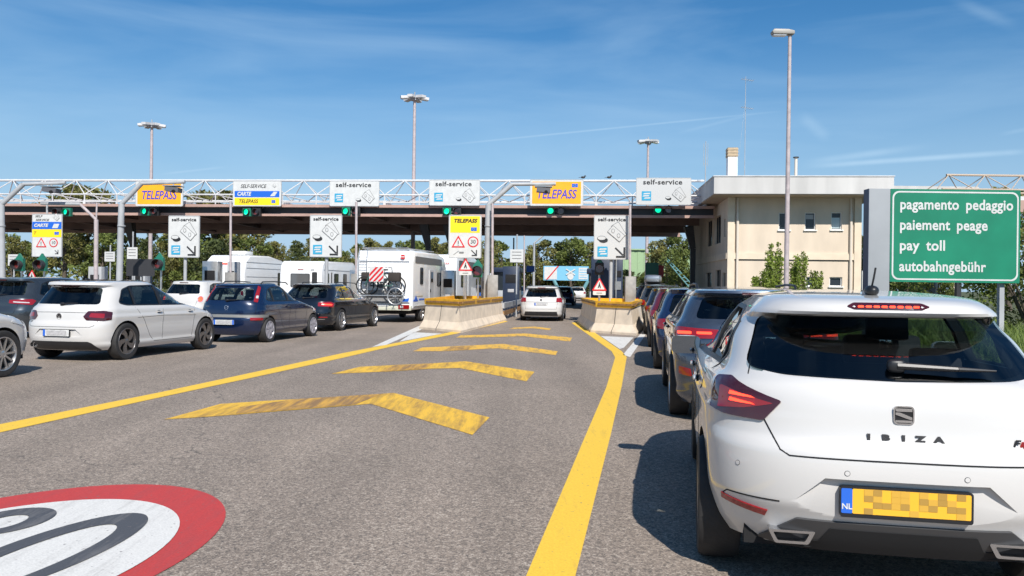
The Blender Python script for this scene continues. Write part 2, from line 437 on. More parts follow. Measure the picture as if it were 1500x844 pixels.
def patch(name, poly, fn, off, m, parent, back=.02, grid=.07, smooth=True):
    P = dens(poly, grid); k = len(P)
    x0, x1 = min(p[0] for p in P), max(p[0] for p in P); y0, y1 = min(p[1] for p in P), max(p[1] for p in P)
    def inside(x, y):
        c = False
        for i in range(k):
            ax, ay = P[i]; bx, by = P[i-1]
            if (ay > y) != (by > y) and x < (bx-ax)*(y-ay)/(by-ay)+ax: c = not c
        return c
    def far(x, y): return all((x-p[0])**2+(y-p[1])**2 > (grid*.45)**2 for p in P)
    vs = [Vector(p) for p in P]
    nx, ny = int((x1-x0)/grid)+1, int((y1-y0)/grid)+1
    for i in range(1, nx+1):
        for j in range(1, ny+1):
            x, y = x0+(x1-x0)*i/(nx+1), y0+(y1-y0)*j/(ny+1)
            if inside(x, y) and far(x, y): vs.append(Vector((x, y)))
    r = delaunay_2d_cdt(vs, [(i, (i+1) % k) for i in range(k)], [], 1, 1e-5)
    v2, _, f2 = r[0], r[1], r[2]
    v3 = []; b3 = []
    for v in v2:
        n = nrm(fn, v.x, v.y); p = fn(v.x, v.y); v3.append(p+n*off); b3.append(p+n*(off-back))
    q = len(v3); mb = MB(); fs = [tuple(f) for f in f2]
    cnt = {}
    for f in fs:
        for i in range(len(f)): e = (f[i], f[(i+1) % len(f)]); cnt[e] = cnt.get(e, 0)+1
    be = [e for e in cnt if (e[1], e[0]) not in cnt]
    if back:
        mb.add(v3+b3, fs+[tuple(q+i for i in f[::-1]) for f in fs]+[(a, q+a, q+b, b) for a, b in be], m, smooth)
    else: mb.add(v3, fs, m, smooth)
    return mb.build(name, parent, sharp=35, fix=bool(back))
def ribbon(mb, pts, fn, w_, off, m, closed=False, th=.004, grid=.05):
    P = dens(pts, grid, closed); k = len(P); vs = []
    for i in range(k):
        a = Vector(P[i-1] if (i or closed) else P[i]); b = Vector(P[(i+1) % k] if (i < k-1 or closed) else P[i])
        d = (b-a); d = d.normalized() if d.length else Vector((1, 0)); n2 = Vector((-d.y, d.x))*w_/2; p = Vector(P[i])
        for sg, o in ((-1, off), (1, off), (1, off-th), (-1, off-th)):
            q = p+n2*sg; vs.append(fn(q.x, q.y)+nrm(fn, p.x, p.y)*o)
    fs = []
    for i in range(k if closed else k-1):
        j = (i+1) % k
        for c in range(4): fs.append((i*4+c, i*4+(c+1) % 4, j*4+(c+1) % 4, j*4+c))
    mb.add(vs, fs, m)
def clipx(poly, lo, hi):
    def cl(P, inside, cut):
        o = []
        for i in range(len(P)):
            a, b = P[i-1], P[i]
            if inside(b):
                if not inside(a): o.append(cut(a, b))
                o.append(b)
            elif inside(a): o.append(cut(a, b))
        return o
    def mk(v):
        def c(a, b): t = (v-a[0])/(b[0]-a[0]); return (v, a[1]+(b[1]-a[1])*t)
        return c
    P = cl(list(poly), lambda p: p[0] >= lo, mk(lo))
    return cl(P, lambda p: p[0] <= hi, mk(hi)) if P else P
def prism_obj(poly, a, b, plane, m):
    mb = MB(); mb.prism(poly, a, b, m, plane); return mb.build('cutter')
def wheel(parent, x, y, r, sg, style='five', rim=None, wt=.205, n=40):
    rim = rim or rim_silver; rr = r*.72; h = wt/2
    mb = MB(); P = [(-h*.9, rr), (-h*1.05, (r+rr)/2), (-h*.98, r*.955), (-h*.78, r*.993), (-h*.05, r), (h*.05, r), (h*.78, r*.993), (h*.98, r*.955), (h*1.05, (r+rr)/2), (h*.9, rr), (0, rr*.97), (-h*.9, rr)]
    mb.lathe(P, (0, 0, 0), tyre_m, n)
    t = mb.build('wheel', parent); t.location = (x, y, r)
    mb = MB(); o = h*sg
    mb.lathe([(o*.92, rr+.003), (o*.98, rr-.002), (o*.96, rr-.014), (o*.75, rr-.022), (o*.2, rr-.04), (-o*.8, rr-.04)], (0, 0, 0), rim, n)
    mb.lathe([(o*.2, .001), (o*.2, rr*.6), (o*.15, rr*.97)], (0, 0, 0), dark_void, n)
    mb.lathe([(o*.9, .001), (o*.9, .03), (o*.82, .055), (o*.2, .065)], (0, 0, 0), rim, 20)
    def spoke(ang, w0, w1, bend=0.0, r0=.045, xo=.86, d=.2):
        pts = []
        for t_, sd_ in ((0, 1), (.5, 1), (1, 1), (1, -1), (.5, -1), (0, -1)):
            ra = r0+(rr-.016-r0)*t_; w_ = (w0+(w1-w0)*t_)/2; a = ang+bend*t_
            pts.append((ra*math.cos(a)-sd_*w_*math.sin(a), ra*math.sin(a)+sd_*w_*math.cos(a)))
        lo, hi = sorted((o*(xo-d), o*xo)); mb.prism(pts, lo, hi, rim, 'yz')
    if style == 'five':
        for k in range(5):
            for e in (-.13, .13): spoke(R(72*k+90)+e, .035, .03, e*.6)
    elif style == 'turbine':
        for k in range(5): spoke(R(72*k+20), .05, .13, .55)
    elif style == 'ten':
        for k in range(10): spoke(R(36*k), .03, .028, .05)
    elif style == 'cover':
        mb.lathe([(o*.8, .001), (o*.85, rr*.5), (o*.7, rr*.9), (o*.8, rr)], (0, 0, 0), rim, n)
        for k in range(7): spoke(R(51.43*k), .06, .07, 0, .05, .96, .12)
    mb.build('rim', t)
    return t
def make_car(S):
    """S: dict describing one vehicle; rear centre on the ground is the origin, the nose points to +Y"""
    sh = S['shape']; res = S.get('res', 1.0); paint = S['paint']
    global CEN
    CEN = Vector((0, sh.L*.5, sh.H*.5))
    root = empty(S.get('name', 'car'), label=S['label'], cat=S.get('cat', 'car'), group=S.get('group'))
    body = sh.mesh('body', paint, res=res, step=S.get('step', .03)); body.parent = root
    wr, yr, yf = S['wr'], S['yr'], S['yf']; W = sh.Wd
    cut = []
    cab = sh.mesh('cut', cabin_m, ins=1, z0=sh.sill+.30, z1=sh.Hs-.012, res=.6, step=.05); cut.append(cab)
    dlo = roundpoly(S['dlo'], S.get('dlo_r', .05)); panes = []
    for lo, hi in S['panes']:
        p = clipx(dlo, lo, hi)
        if len(p) > 2: panes.append(p)
    mb = MB()
    for p in panes: mb.prism(p, -2, 2, trim_black, 'yz')
    cut.append(mb.build('cut'))
    rw = roundpoly(S['rw'], S.get('rw_r', .06)); fw = roundpoly(S['fw'], .08)
    cut.append(prism_obj(rw, -.4, S.get('rwd', .85), 'xz', trim_black))
    cut.append(prism_obj(fw, sh.L*.52, sh.L+.3, 'xz', trim_black))
    mb = MB()
    for y in (yr, yf):
        for sg in (-1, 1): mb.cyl((sg*(W-.30), y, wr), (sg*(W+.3), y, wr), wr+.045, n=44, m=dark_void)
    cut.append(mb.build('cut'))
    for c in S.get('cuts', []): cut.append(prism_obj(c[0], -.4, c[1], 'xz', c[2] if len(c) > 2 else paint))
    boolean(body, cut)
    g1, g2 = S.get('glass_rear', glass_dark), S.get('glass_side', glass_mid)
    patch('rear_window', rw, lambda u, v: Vector((u, sh.rear(u, v).y, v)), -.008, g1, root, back=0, grid=.08)
    patch('windscreen', fw, sh.front, -.008, glass_clear, root, back=0, grid=.1)
    for i, p in enumerate(panes):
        g = g1 if (i < S.get('dark_panes', 2)) else g2
        for sg in (1, -1): patch('side_window', p, lambda u, v, s_=sg: sh.side(u, v, s_), -.008, g, root, back=0, grid=.1)
    # window rubber and panel gaps
    mb = MB()
    for sg in (1, -1):
        f = lambda u, v, s_=sg: sh.side(u, v, s_)
        ribbon(mb, dlo, f, .022, .003, S.get('dlo_trim', trim_black), True)
        for lo, hi in zip(S['panes'][:-1], S['panes'][1:]):
            a, b = lo[1]-.004, hi[0]+.004; q = clipx(dlo, a, b)
            if len(q) > 2:
                zz = [p[1] for p in q]; ribbon(mb, [((a+b)/2, min(zz)), ((a+b)/2, max(zz))], f, b-a, .004, trim_black)
    mb.build('window_trim', root)
    gap = dark_void
    for sg in (1, -1):
        f = lambda u, v, s_=sg: sh.side(u, v, s_); mb = MB()
        for ln in S.get('gaps', []): ribbon(mb, ln, f, .007, .0012, gap)
        if mb.v: mb.build('door_gap', root)
    for ln in S.get('rgaps', []): mb = MB(); ribbon(mb, ln, sh.rear, .007, .0012, gap, grid=.03); mb.build('panel_gap', root)
    for ly in S.get('handles', []):
        for sg in (1, -1):
            mb = MB(); p = sh.side(ly[0], ly[1], sg); n = nrm(lambda u, v, s_=sg: sh.side(u, v, s_), *ly)
            selli(mb, p+n*.022, (.012, .085, .014), S.get('handle_mat', paint), .7, .7)
            selli(mb, p+n*.004, (.006, .05, .026), gap); mb.build('door_handle', root)
    if S.get('arch'):
        for y in (yr, yf):
            for sg in (1, -1):
                mb = MB(); a0, a1 = -18, 198; pts = [(y+(wr+.075)*math.cos(R(a)), max(sh.sill+.01, wr+(wr+.075)*math.sin(R(a)))) for a in range(a0, a1+1, 6)]
                ribbon(mb, pts, lambda u, v, s_=sg: sh.side(u, v, s_), .062, .008, black_plastic); mb.build('arch_trim', root)
    for y in (yr, yf):
        for sg in (1, -1): wheel(root, sg*(W-.115), y, wr, sg, S.get('rim', 'five'), S.get('rim_mat'))
    # lamps
    for sg in (1, -1):
        for poly, m, off, nm in S.get('lamps', []):
            P = [(sg*a, z) for a, z in poly]
            if sg < 0: P = P[::-1]
            patch(nm, roundpoly(P, .015, 3), sh.rear, off, m, root, back=.025, grid=.05)
    for poly, m, off, nm in S.get('rear_parts', []):
        patch(nm, roundpoly(poly, .008, 2), sh.rear, off, m, root, back=.03, grid=S.get('pgrid', .06))
    for sg in (1, -1):
        hp = S.get('headlamp')
        if hp: patch('headlight', roundpoly(hp, .02), lambda u, v, s_=sg: sh.side(u, v, s_), .006, lens_clear, root, back=.02, grid=.05)
    # plate
    if S.get('plate'):
        px_, pz, eu = S['plate']; y = sh.rear(px_, pz).y-S.get('plate_out', .012)
        mb = MB(); mb.prism(rrect(px_, pz, .53, .125, .01), y-.006, y+.012, trim_black)
        mb.prism(rrect(px_, pz, .52, .11, .008), y-.009, y-.0055, plate_white)
        mb.prism(rrect(px_-.237, pz, .043, .108, .004), y-.0115, y-.0085, plate_blue)
        if eu == 'it': mb.prism(rrect(px_+.237, pz, .043, .108, .004), y-.0115, y-.0085, plate_blue)
        mb.prism(rrect(px_+.01, pz, .40, .085, .004), y-.0115, y-.0085, plate_grey)
        mb.build('licence_plate', root)
    # mirrors
    my, mz = S['mirror']
    for sg in (1, -1):
        p = sh.side(my, mz, sg); mb = MB()
        selli(mb, (p.x+sg*.145, my-.01, mz+.0), (.110, .06, .068), S.get('mirror_mat', paint), .55, .6)
        mb.box((p.x+sg*.03, my+.01, mz-.01), (.10, .05, .03), black_plastic)
        o = mb.build('side_mirror', root)
        mb = MB(); mb.prism(rrect(p.x+sg*.145, mz+.0, .215, .132, .035), my-.080, my-.074, mirror_m); mb.build('mirror_glass', o)
    # inside
    fy = sh.L*.52
    for sx in (-.37, .37):
        mb = MB(); mb.box((sx, fy, sh.belt-.18), (.48, .13, .62), seat_m, rx=R(-14)); mb.box((sx, fy+.28, sh.belt-.46), (.48, .5, .12), seat_m); o = mb.build('seat', root, bevel=.03)
        mb = MB(); mb.box((sx, fy-.09, sh.belt+.20), (.25, .09, .19), seat_m, rx=R(-8)); mb.box((sx, fy-.07, sh.belt+.09), (.10, .02, .1), chrome); mb.build('headrest', o, bevel=.02)
    ry = max(.95, yr+.25); mb = MB(); mb.box((0, ry, sh.belt-.22), (1.28, .12, .5), seat_m, rx=R(-16)); o = mb.build('rear_seat', root, bevel=.03)
    for sx in (-.37, .37):
        mb = MB(); mb.box((sx, ry-.08, sh.belt+.06), (.26, .08, .13), seat_m, rx=R(-10)); mb.build('headrest', o, bevel=.02)
    mb = MB(); mb.box((0, sh.L+sh.ft(1.0)-.35, sh.belt-.06), (1.25, .4, .16), cabin_m); mb.build('dashboard', root, bevel=.03)
    mb = MB(); mb.lathe([(-.012, .175), (0, .19), (.012, .175), (0, .16), (-.012, .175)], (0, 0, 0), cabin_m, 24, 'y'); mb.box((0, 0, 0), (.33, .02, .05), cabin_m)
    o = mb.build('steering_wheel', root); o.location = (-.37, fy+.55, sh.belt-.03); o.rotation_euler = (R(-25), 0, 0)
    # underbody
    mb = MB(); mb.box((0, sh.L/2, sh.sill+.03), (W*1.5, sh.L-.5, .1), dark_void); mb.box((0, sh.L/2, sh.sill+.12), (W*.95, sh.L-.3, .22), dark_void); mb.build('underbody', root)
    if S.get('antenna'):
        y, hgt = S['antenna']; z = sh.H-.012
        mb = MB()
        if hgt > .1:
            selli(mb, (0, y, z+.005), (.035, .055, .028), trim_black, .9, 1); mb.tube([(0, y, z+.02), (0, y-.05, z+hgt*.6), (0, y-.085, z+hgt)], .005, trim_black, 6)
        else: mb.prism([(y-.08, z), (y+.09, z), (y-.03, z+.055), (y-.07, z+.058)], -.02, .02, trim_black, 'yz')
        mb.build('antenna', root)
    if S.get('rails'):
        y0, y1, xr = S['rails']
        for sg in (1, -1):
            mb = MB(); zr = sh.Hs+.06
            mb.tube([(sg*xr, y0, zr-.05), (sg*xr, y0+.1, zr+.01), (sg*xr, (y0+y1)/2, zr+.02), (sg*xr, y1-.1, zr), (sg*xr, y1, zr-.05)], .014, S.get('rail_mat', trim_black), 8); mb.build('roof_rail', root)
    if S.get('wiper'):
        a0, z0, a1, z1 = S['wiper']; mb = MB(); f = sh.rear
        p0, p1 = f(a0, z0), f(a1, z1); pm = f(a0+(a1-a0)*.6, z0+(z1-z0)*.6)
        o = Vector((0, -.035, .005)); mb.tube([p0+o, pm+o, p1+o], .01, trim_black, 8, rr=[.018, .012, .005]); selli(mb, p0+o*.6, (.04, .025, .03), trim_black); mb.build('wiper', root)
    return root
def place_car(car, lx, ly, wx, wy, heading):
    """puts the car so that its local point (lx, ly) stands at world (wx, wy); heading in degrees to the right of +Y"""
    a = -R(heading); c, s_ = math.cos(a), math.sin(a)
    car.location = (wx-(lx*c-ly*s_), wy-(lx*s_+ly*c), 0); car.rotation_euler = (0, 0, a)
# ------------------------------------------------------------------ ground and markings
def nodes_of(m): return m.node_tree, m.node_tree.nodes['Principled BSDF']
def asphalt_mat():
    m = mat('asphalt', (.2, .18, .17), .85); t, b = nodes_of(m); nn = t.nodes.new; L = t.links.new
    tc = nn('ShaderNodeTexCoord')
    v = nn('ShaderNodeTexVoronoi'); v.inputs['Scale'].default_value = 125; L(tc.outputs['Object'], v.inputs['Vector'])
    v2 = nn('ShaderNodeTexVoronoi'); v2.inputs['Scale'].default_value = 50; L(tc.outputs['Object'], v2.inputs['Vector'])
    sep = nn('ShaderNodeSeparateColor'); L(v.outputs['Color'], sep.inputs[0]); sep2 = nn('ShaderNodeSeparateColor'); L(v2.outputs['Color'], sep2.inputs[0])
    av = nn('ShaderNodeMath'); av.operation = 'MULTIPLY_ADD'; av.inputs[1].default_value = .65; L(sep.outputs[0], av.inputs[0])
    a2 = nn('ShaderNodeMath'); a2.operation = 'MULTIPLY'; a2.inputs[1].default_value = .35; L(sep2.outputs[1], a2.inputs[0]); L(a2.outputs[0], av.inputs[2])
    r = nn('ShaderNodeValToRGB'); L(av.outputs[0], r.inputs[0]); e = r.color_ramp.elements
    e[0].position = .10; e[0].color = (.105, .09, .078, 1); e[1].position = .92; e[1].color = (.46, .39, .32, 1)
    k = e.new(.45); k.color = (.232, .184, .145, 1); k = e.new(.68); k.color = (.305, .246, .197, 1)
    # large soft variation: patches, tyre paths
    n1 = nn('ShaderNodeTexNoise'); n1.inputs['Scale'].default_value = .35; n1.inputs['Detail'].default_value = 5; L(tc.outputs['Object'], n1.inputs['Vector'])
    mp = nn('ShaderNodeMapping'); mp.inputs['Rotation'].default_value = (0, 0, R(9)); mp.inputs['Scale'].default_value = (1.1, .07, 1); L(tc.outputs['Object'], mp.inputs[0])
    n2 = nn('ShaderNodeTexNoise'); n2.inputs['Scale'].default_value = 1.2; n2.inputs['Detail'].default_value = 6; L(mp.outputs[0], n2.inputs['Vector'])
    def mr(o, lo, hi, a=.3, c=.7):
        q = nn('ShaderNodeMapRange'); q.inputs['From Min'].default_value = a; q.inputs['From Max'].default_value = c
        q.inputs['To Min'].default_value = lo; q.inputs['To Max'].default_value = hi; L(o, q.inputs['Value']); return q.outputs[0]
    x = r.outputs[0]
    for o in (mr(n1.outputs['Fac'], .86, 1.10), mr(n2.outputs['Fac'], .84, 1.10)):
        q = nn('ShaderNodeMix'); q.data_type = 'RGBA'; q.blend_type = 'MULTIPLY'; q.inputs[0].default_value = 1; L(x, q.inputs[6]); L(o, q.inputs[7]); x = q.outputs[2]
    # oil spots
    n3 = nn('ShaderNodeTexNoise'); n3.inputs['Scale'].default_value = 2.3; n3.inputs['Detail'].default_value = 8; n3.inputs['Roughness'].default_value = .75; L(tc.outputs['Object'], n3.inputs['Vector'])
    q = nn('ShaderNodeMix'); q.data_type = 'RGBA'; q.inputs[7].default_value = (.05, .045, .045, 1); L(mr(n3.outputs['Fac'], 0, .75, .68, .76), q.inputs[0]); L(x, q.inputs[6]); x = q.outputs[2]
    # hairline cracks, only here and there
    nd = nn('ShaderNodeTexNoise'); nd.inputs['Scale'].default_value = 1.7; nd.inputs['Detail'].default_value = 6; L(tc.outputs['Object'], nd.inputs['Vector'])
    va = nn('ShaderNodeVectorMath'); va.operation = 'MULTIPLY_ADD'; va.inputs[1].default_value = (.9, .9, 0); L(nd.outputs['Color'], va.inputs[0]); L(tc.outputs['Object'], va.inputs[2])
    vc = nn('ShaderNodeTexVoronoi'); vc.feature = 'DISTANCE_TO_EDGE'; vc.inputs['Scale'].default_value = .22; L(va.outputs[0], vc.inputs['Vector'])
    lf = mr(vc.outputs['Distance'], .75, 0, 0, .0022); mk_ = mr(n1.outputs['Fac'], 0, 1, .46, .58)
    ml = nn('ShaderNodeMath'); ml.operation = 'MULTIPLY'; L(lf, ml.inputs[0]); L(mk_, ml.inputs[1])
    q = nn('ShaderNodeMix'); q.data_type = 'RGBA'; q.inputs[7].default_value = (.05, .045, .04, 1); L(ml.outputs[0], q.inputs[0]); L(x, q.inputs[6]); x = q.outputs[2]
    L(x, b.inputs['Base Color'])
    bp = nn('ShaderNodeBump'); bp.inputs['Strength'].default_value = .55; bp.inputs['Distance'].default_value = .006; L(av.outputs[0], bp.inputs['Height']); L(bp.outputs[0], b.inputs['Normal'])
    return m
def paint_mat(name, col, wear=.5, stain=(.12, .10, .09), rotz=9, amount=.62):
    m = mat(name, col, .7); t, b = nodes_of(m); nn = t.nodes.new; L = t.links.new
    tc = nn('ShaderNodeTexCoord')
    mp = nn('ShaderNodeMapping'); mp.inputs['Rotation'].default_value = (0, 0, R(rotz)); mp.inputs['Scale'].default_value = (3.2, .35, 1); L(tc.outputs['Object'], mp.inputs[0])
    n = nn('ShaderNodeTexNoise'); n.inputs['Scale'].default_value = 3.0; n.inputs['Detail'].default_value = 9; n.inputs['Roughness'].default_value = .7; L(mp.outputs[0], n.inputs['Vector'])
    v = nn('ShaderNodeTexVoronoi'); v.inputs['Scale'].default_value = 75; L(tc.outputs['Object'], v.inputs['Vector'])
    n5 = nn('ShaderNodeTexNoise'); n5.inputs['Scale'].default_value = 28; n5.inputs['Detail'].default_value = 6; L(tc.outputs['Object'], n5.inputs['Vector'])
    r = nn('ShaderNodeMapRange'); r.inputs['From Min'].default_value = amount-.10; r.inputs['From Max'].default_value = amount+.12; r.inputs['To Max'].default_value = wear; L(n.outputs['Fac'], r.inputs['Value'])
    r2 = nn('ShaderNodeMapRange'); r2.inputs['From Min'].default_value = .66; r2.inputs['From Max'].default_value = .72; r2.inputs['To Max'].default_value = .8; L(n5.outputs['Fac'], r2.inputs['Value'])
    q = nn('ShaderNodeMix'); q.data_type = 'RGBA'; q.inputs[6].default_value = (*col, 1); q.inputs[7].default_value = (*stain, 1); L(r.outputs[0], q.inputs[0])
    q2 = nn('ShaderNodeMix'); q2.data_type = 'RGBA'; q2.inputs[7].default_value = (.16, .14, .13, 1); L(q.outputs[2], q2.inputs[6]); L(r2.outputs[0], q2.inputs[0])
    n6 = nn('ShaderNodeTexNoise'); n6.inputs['Scale'].default_value = 90; n6.inputs['Detail'].default_value = 2; L(tc.outputs['Object'], n6.inputs['Vector'])
    r3 = nn('ShaderNodeMapRange'); r3.inputs['From Min'].default_value = .3; r3.inputs['From Max'].default_value = .7; r3.inputs['To Min'].default_value = .86; r3.inputs['To Max'].default_value = 1.05; L(n6.outputs['Fac'], r3.inputs['Value'])
    q3 = nn('ShaderNodeMix'); q3.data_type = 'RGBA'; q3.blend_type = 'MULTIPLY'; q3.inputs[0].default_value = 1; L(q2.outputs[2], q3.inputs[6]); L(r3.outputs[0], q3.inputs[7])
    L(q3.outputs[2], b.inputs['Base Color'])
    bp = nn('ShaderNodeBump'); bp.inputs['Strength'].default_value = .35; bp.inputs['Distance'].default_value = .004; L(v.outputs['Distance'], bp.inputs['Height']); L(bp.outputs[0], b.inputs['Normal'])
    return m
asph = asphalt_mat()
grass_floor = mat('dry grass soil', (.075, .085, .03), .95, noise=.5, nscale=3)
mb = MB(); mb.add([(-1500, -40, -.02), (1500, -40, -.02), (1500, 2500, -.02), (-1500, 2500, -.02)], [(0, 1, 2, 3)], grass_floor)
tag(mb.build('ground', fix=False), kind='structure')
VERGE = [(3.7, -12), (4.3, 2), (5.9, 11), (7.9, 21), (9.2, 30), (10.3, 41)]
mb = MB(); P = [(-60, -12)]+VERGE+[(10.6, 42), (13, 75), (24, 140), (-4, 140), (-60, 78)]
mb.add([(x, y, 0) for x, y in P], [tuple(range(len(P)))], asph); tag(mb.build('road', fix=False), kind='structure')
yellow = paint_mat('yellow road paint', (.80, .50, .045), wear=.35, amount=.66)
yellow_worn = paint_mat('worn yellow road paint', (.78, .46, .04), wear=.85, stain=(.30, .17, .05), amount=.53)
yellow_gone = paint_mat('scrubbed yellow road paint', (.74, .42, .05), wear=1, stain=(.20, .16, .12), amount=.585)
white_road = paint_mat('white road paint', (.66, .64, .60), wear=.5, amount=.60, stain=(.33, .31, .29))
red_road = paint_mat('red road paint', (.48, .045, .04), wear=.5, amount=.57, stain=(.30, .06, .06))
digit_road = paint_mat('dark road paint', (.070, .072, .080), wear=.5, amount=.60, stain=(.30, .28, .26))
def marking(name, pix, m, label, group=None, z=.004, cat='road marking'):
    P = [ground(*p) for p in pix]; mb = MB(); mb.add([(p.x, p.y, z) for p in P], [tuple(range(len(P)))], m)
    o = mb.build(name, fix=False)
    if o.data.polygons[0].normal.z < 0: o.data.flip_normals()
    return tag(o, label, cat, group)
def arm_faces(o, m, *polys):
    """the scuffed stretch of a chevron: the same paint worn to brown where tyres cross it, own faces in the marking's mesh"""
    me = o.data; bm = bmesh.new(); bm.from_mesh(me); me.materials.append(m)
    for pix in polys:
        P = [ground(*p) for p in pix]; f = bm.faces.new([bm.verts.new((p.x, p.y, .0065)) for p in P]); f.material_index = 1; f.normal_update()
        if f.normal.z < 0: f.normal_flip()
    bm.to_mesh(me); bm.free()
def strip(name, A, B, m, label, z=.004, group=None):
    a = [ground(*p) for p in A]; b = [ground(*p) for p in B]; n = len(a); mb = MB()
    mb.add([(p.x, p.y, z) for p in a+b], [(i, i+1, n+i+1, n+i) for i in range(n-1)], m)
    o = mb.build(name, fix=False)
    if o.data.polygons[0].normal.z < 0: o.data.flip_normals()
    return tag(o, label, 'road marking', group)
LG = 'yellow lane edge lines'
strip('lane_line', [(-300, 677), (0, 622), (230, 576), (370, 546), (500, 518), (572, 504.2), (656, 487.6), (700, 477.8), (738, 470)],
      [(-300, 695), (0, 634), (230, 583.5), (370, 553.5), (500, 525), (572, 508.3), (668, 489.2), (706, 480), (744, 471)], yellow, 'long yellow line running from the left edge of the road to the left concrete barrier', group=LG)
strip('lane_line', [(837, 473), (864, 492), (896, 515), (901, 524), (888, 568), (857, 640), (771, 844), (690, 1036)],
      [(848, 472), (878, 492), (911, 515), (918, 523.5), (911, 565), (894, 640), (843, 844), (795, 1036)], yellow, 'wide yellow line bending down from the right concrete barrier beside the queue', group=LG)
CG = 'yellow chevrons pointing up the middle lane'
c1 = marking('chevron_marking', [(240, 615), (324, 592), (400, 587), (496, 582), (577, 576), (717, 612), (692, 637.6), (543, 592), (500, 595.5), (411, 602.5), (319, 610)], yellow_worn, 'nearest and widest yellow chevron with tyre scuffs across it', CG)
c2 = marking('chevron_marking', [(485, 548), (528, 537.5), (580, 535), (630, 532.7), (682, 529.6), (783, 545), (771, 559), (673, 539.5), (634, 540.3), (570, 544.5)], yellow_worn, 'second yellow chevron from the camera', CG)
c3 = marking('chevron_marking', [(605, 514.8), (618, 509.3), (658, 507.8), (737, 504), (817, 514.8), (814, 520.5), (730, 510.4), (649, 514.7)], yellow_gone, 'third yellow chevron, scrubbed grey at its right end', CG)
marking('chevron_marking', [(668, 494.9), (675, 491.5), (720, 490.4), (769, 488.6), (838, 494.8), (835, 500.4), (766, 492.6), (720, 494)], yellow_gone, 'fourth yellow chevron, broken near its right tip', CG)
marking('chevron_marking', [(746, 482.2), (752, 480.3), (783, 478.6), (807, 481.5), (805, 483.8), (781, 481)], yellow_gone, 'farthest faded yellow chevron behind the white estate car', CG)
WG = 'white markings around the barrier noses'
marking('nose_marking', [(545, 508.5), (622, 474), (625, 479.5), (566, 505.5)], white_road, 'white slanting stripe left of the left concrete barrier', WG)
marking('nose_marking', [(585, 500.8), (606, 487), (648, 489)], white_road, 'small white triangle in front of the left concrete barrier', WG)
marking('nose_marking', [(880, 492.6), (928, 494.6), (914, 509.5), (908, 511.5)], white_road, 'white triangle in front of the right concrete barrier', WG)
marking('nose_marking', [(912.5, 520), (946, 480), (953, 480), (923, 523.5)], white_road, 'white slanting stripe right of the right concrete barrier', WG)
scuffed = paint_mat('tyre scuffed yellow paint', (.66, .36, .05), wear=1, stain=(.26, .15, .06), amount=.47, rotz=-60)
arm_faces(c1, scuffed, [(352, 597), (432, 585.5), (560, 577.6), (520, 593.4), (411, 602), (345, 607)])
arm_faces(c2, scuffed, [(556, 545), (578, 535.6), (636, 532.8), (622, 540.8)])
arm_faces(c3, scuffed, [(650, 514.2), (662, 508), (694, 506.5), (686, 512.6)])
# painted speed limit roundel: ellipses stretched along the lane
def epts(cx, cy, a, b, ang, n=72, t0=0, t1=360):
    d = (math.sin(R(ang)), math.cos(R(ang))); e = (math.cos(R(ang)), -math.sin(R(ang))); out = []
    for k in range(n):
        t = R(t0+(t1-t0)*k/(n if t1-t0 == 360 else n-1)); out.append((cx+a*math.cos(t)*d[0]+b*math.sin(t)*e[0], cy+a*math.cos(t)*d[1]+b*math.sin(t)*e[1]))
    return out
rdl = empty('speed_limit_marking', (-2.7, 4.3, 0), label='red and white speed limit roundel painted on the asphalt, lower left', cat='road marking')
def loc(P): return [(x+2.7, y-4.3) for x, y in P]
mb = MB(); P = loc(epts(-2.7, 4.30, 1.47, 1.03, 9.5)); mb.add([(x, y, .004) for x, y in P], [tuple(range(72))], red_road); mb.build('red_ring', rdl, fix=False).data.flip_normals()
mb = MB(); P = loc(epts(-2.72, 4.14, 1.22, .85, 12)); mb.add([(x, y, .008) for x, y in P], [tuple(range(72))], white_road); mb.build('white_disc', rdl, fix=False).data.flip_normals()
def bandm(A, B, name, closed):
    n = len(A); mb = MB(); rng = range(n if closed else n-1)
    mb.add([(x, y, .012) for x, y in loc(A)+loc(B)], [(i, n+i, n+(i+1) % n, (i+1) % n) for i in rng], digit_road); o = mb.build(name, rdl, fix=False)
    if o.data.polygons[0].normal.z < 0: o.data.flip_normals()
bandm(epts(-2.42, 4.27, .76, .285, 11), epts(-2.43, 4.19, .60, .170, 11), 'digit', True)
bandm(epts(-2.955, 4.82, .295, .225, 11, 30, -75, 200), epts(-2.96, 4.79, .16, .10, 11, 30, -75, 200), 'digit', False)
bandm(epts(-3.07, 4.20, .42, .26, 11, 30, -20, 260), epts(-3.075, 4.18, .28, .14, 11, 30, -20, 260), 'digit', False)

# ------------------------------------------------------------------ station
concrete = mat('barrier concrete', (.72, .60, .46), .85, noise=.18, nscale=3.0, bump=.3, bscale=25)
concrete_dark = mat('kerb concrete', (.26, .24, .22), .9, noise=.35, nscale=5, bump=.3)
band_yellow = mat('barrier yellow paint', (.80, .42, .02), .55, noise=.25, nscale=5)
rust = mat('rusty slot', (.30, .16, .06), .8, noise=.5, nscale=12)
steel_grey = mat('painted steel grey', (.36, .37, .38), .5, noise=.15, nscale=2)
pole_pink = mat('weathered pole', (.42, .36, .36), .6, noise=.2, nscale=6)
stainless = mat('stainless steel', (.55, .54, .52), .32, metal=.85, noise=.15, nscale=8)
white_steel = mat('white painted steel', (.56, .56, .56), .5, noise=.1, nscale=3)
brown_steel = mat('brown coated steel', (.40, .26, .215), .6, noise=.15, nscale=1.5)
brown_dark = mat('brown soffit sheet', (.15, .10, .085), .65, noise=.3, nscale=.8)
dark_steel = mat('dark steel', (.03, .03, .033), .5)
sign_white = mat('sign white', (.56, .56, .545), .35, noise=.08, nscale=4); sign_grey = mat('sign face grey', (.50, .50, .49), .4)
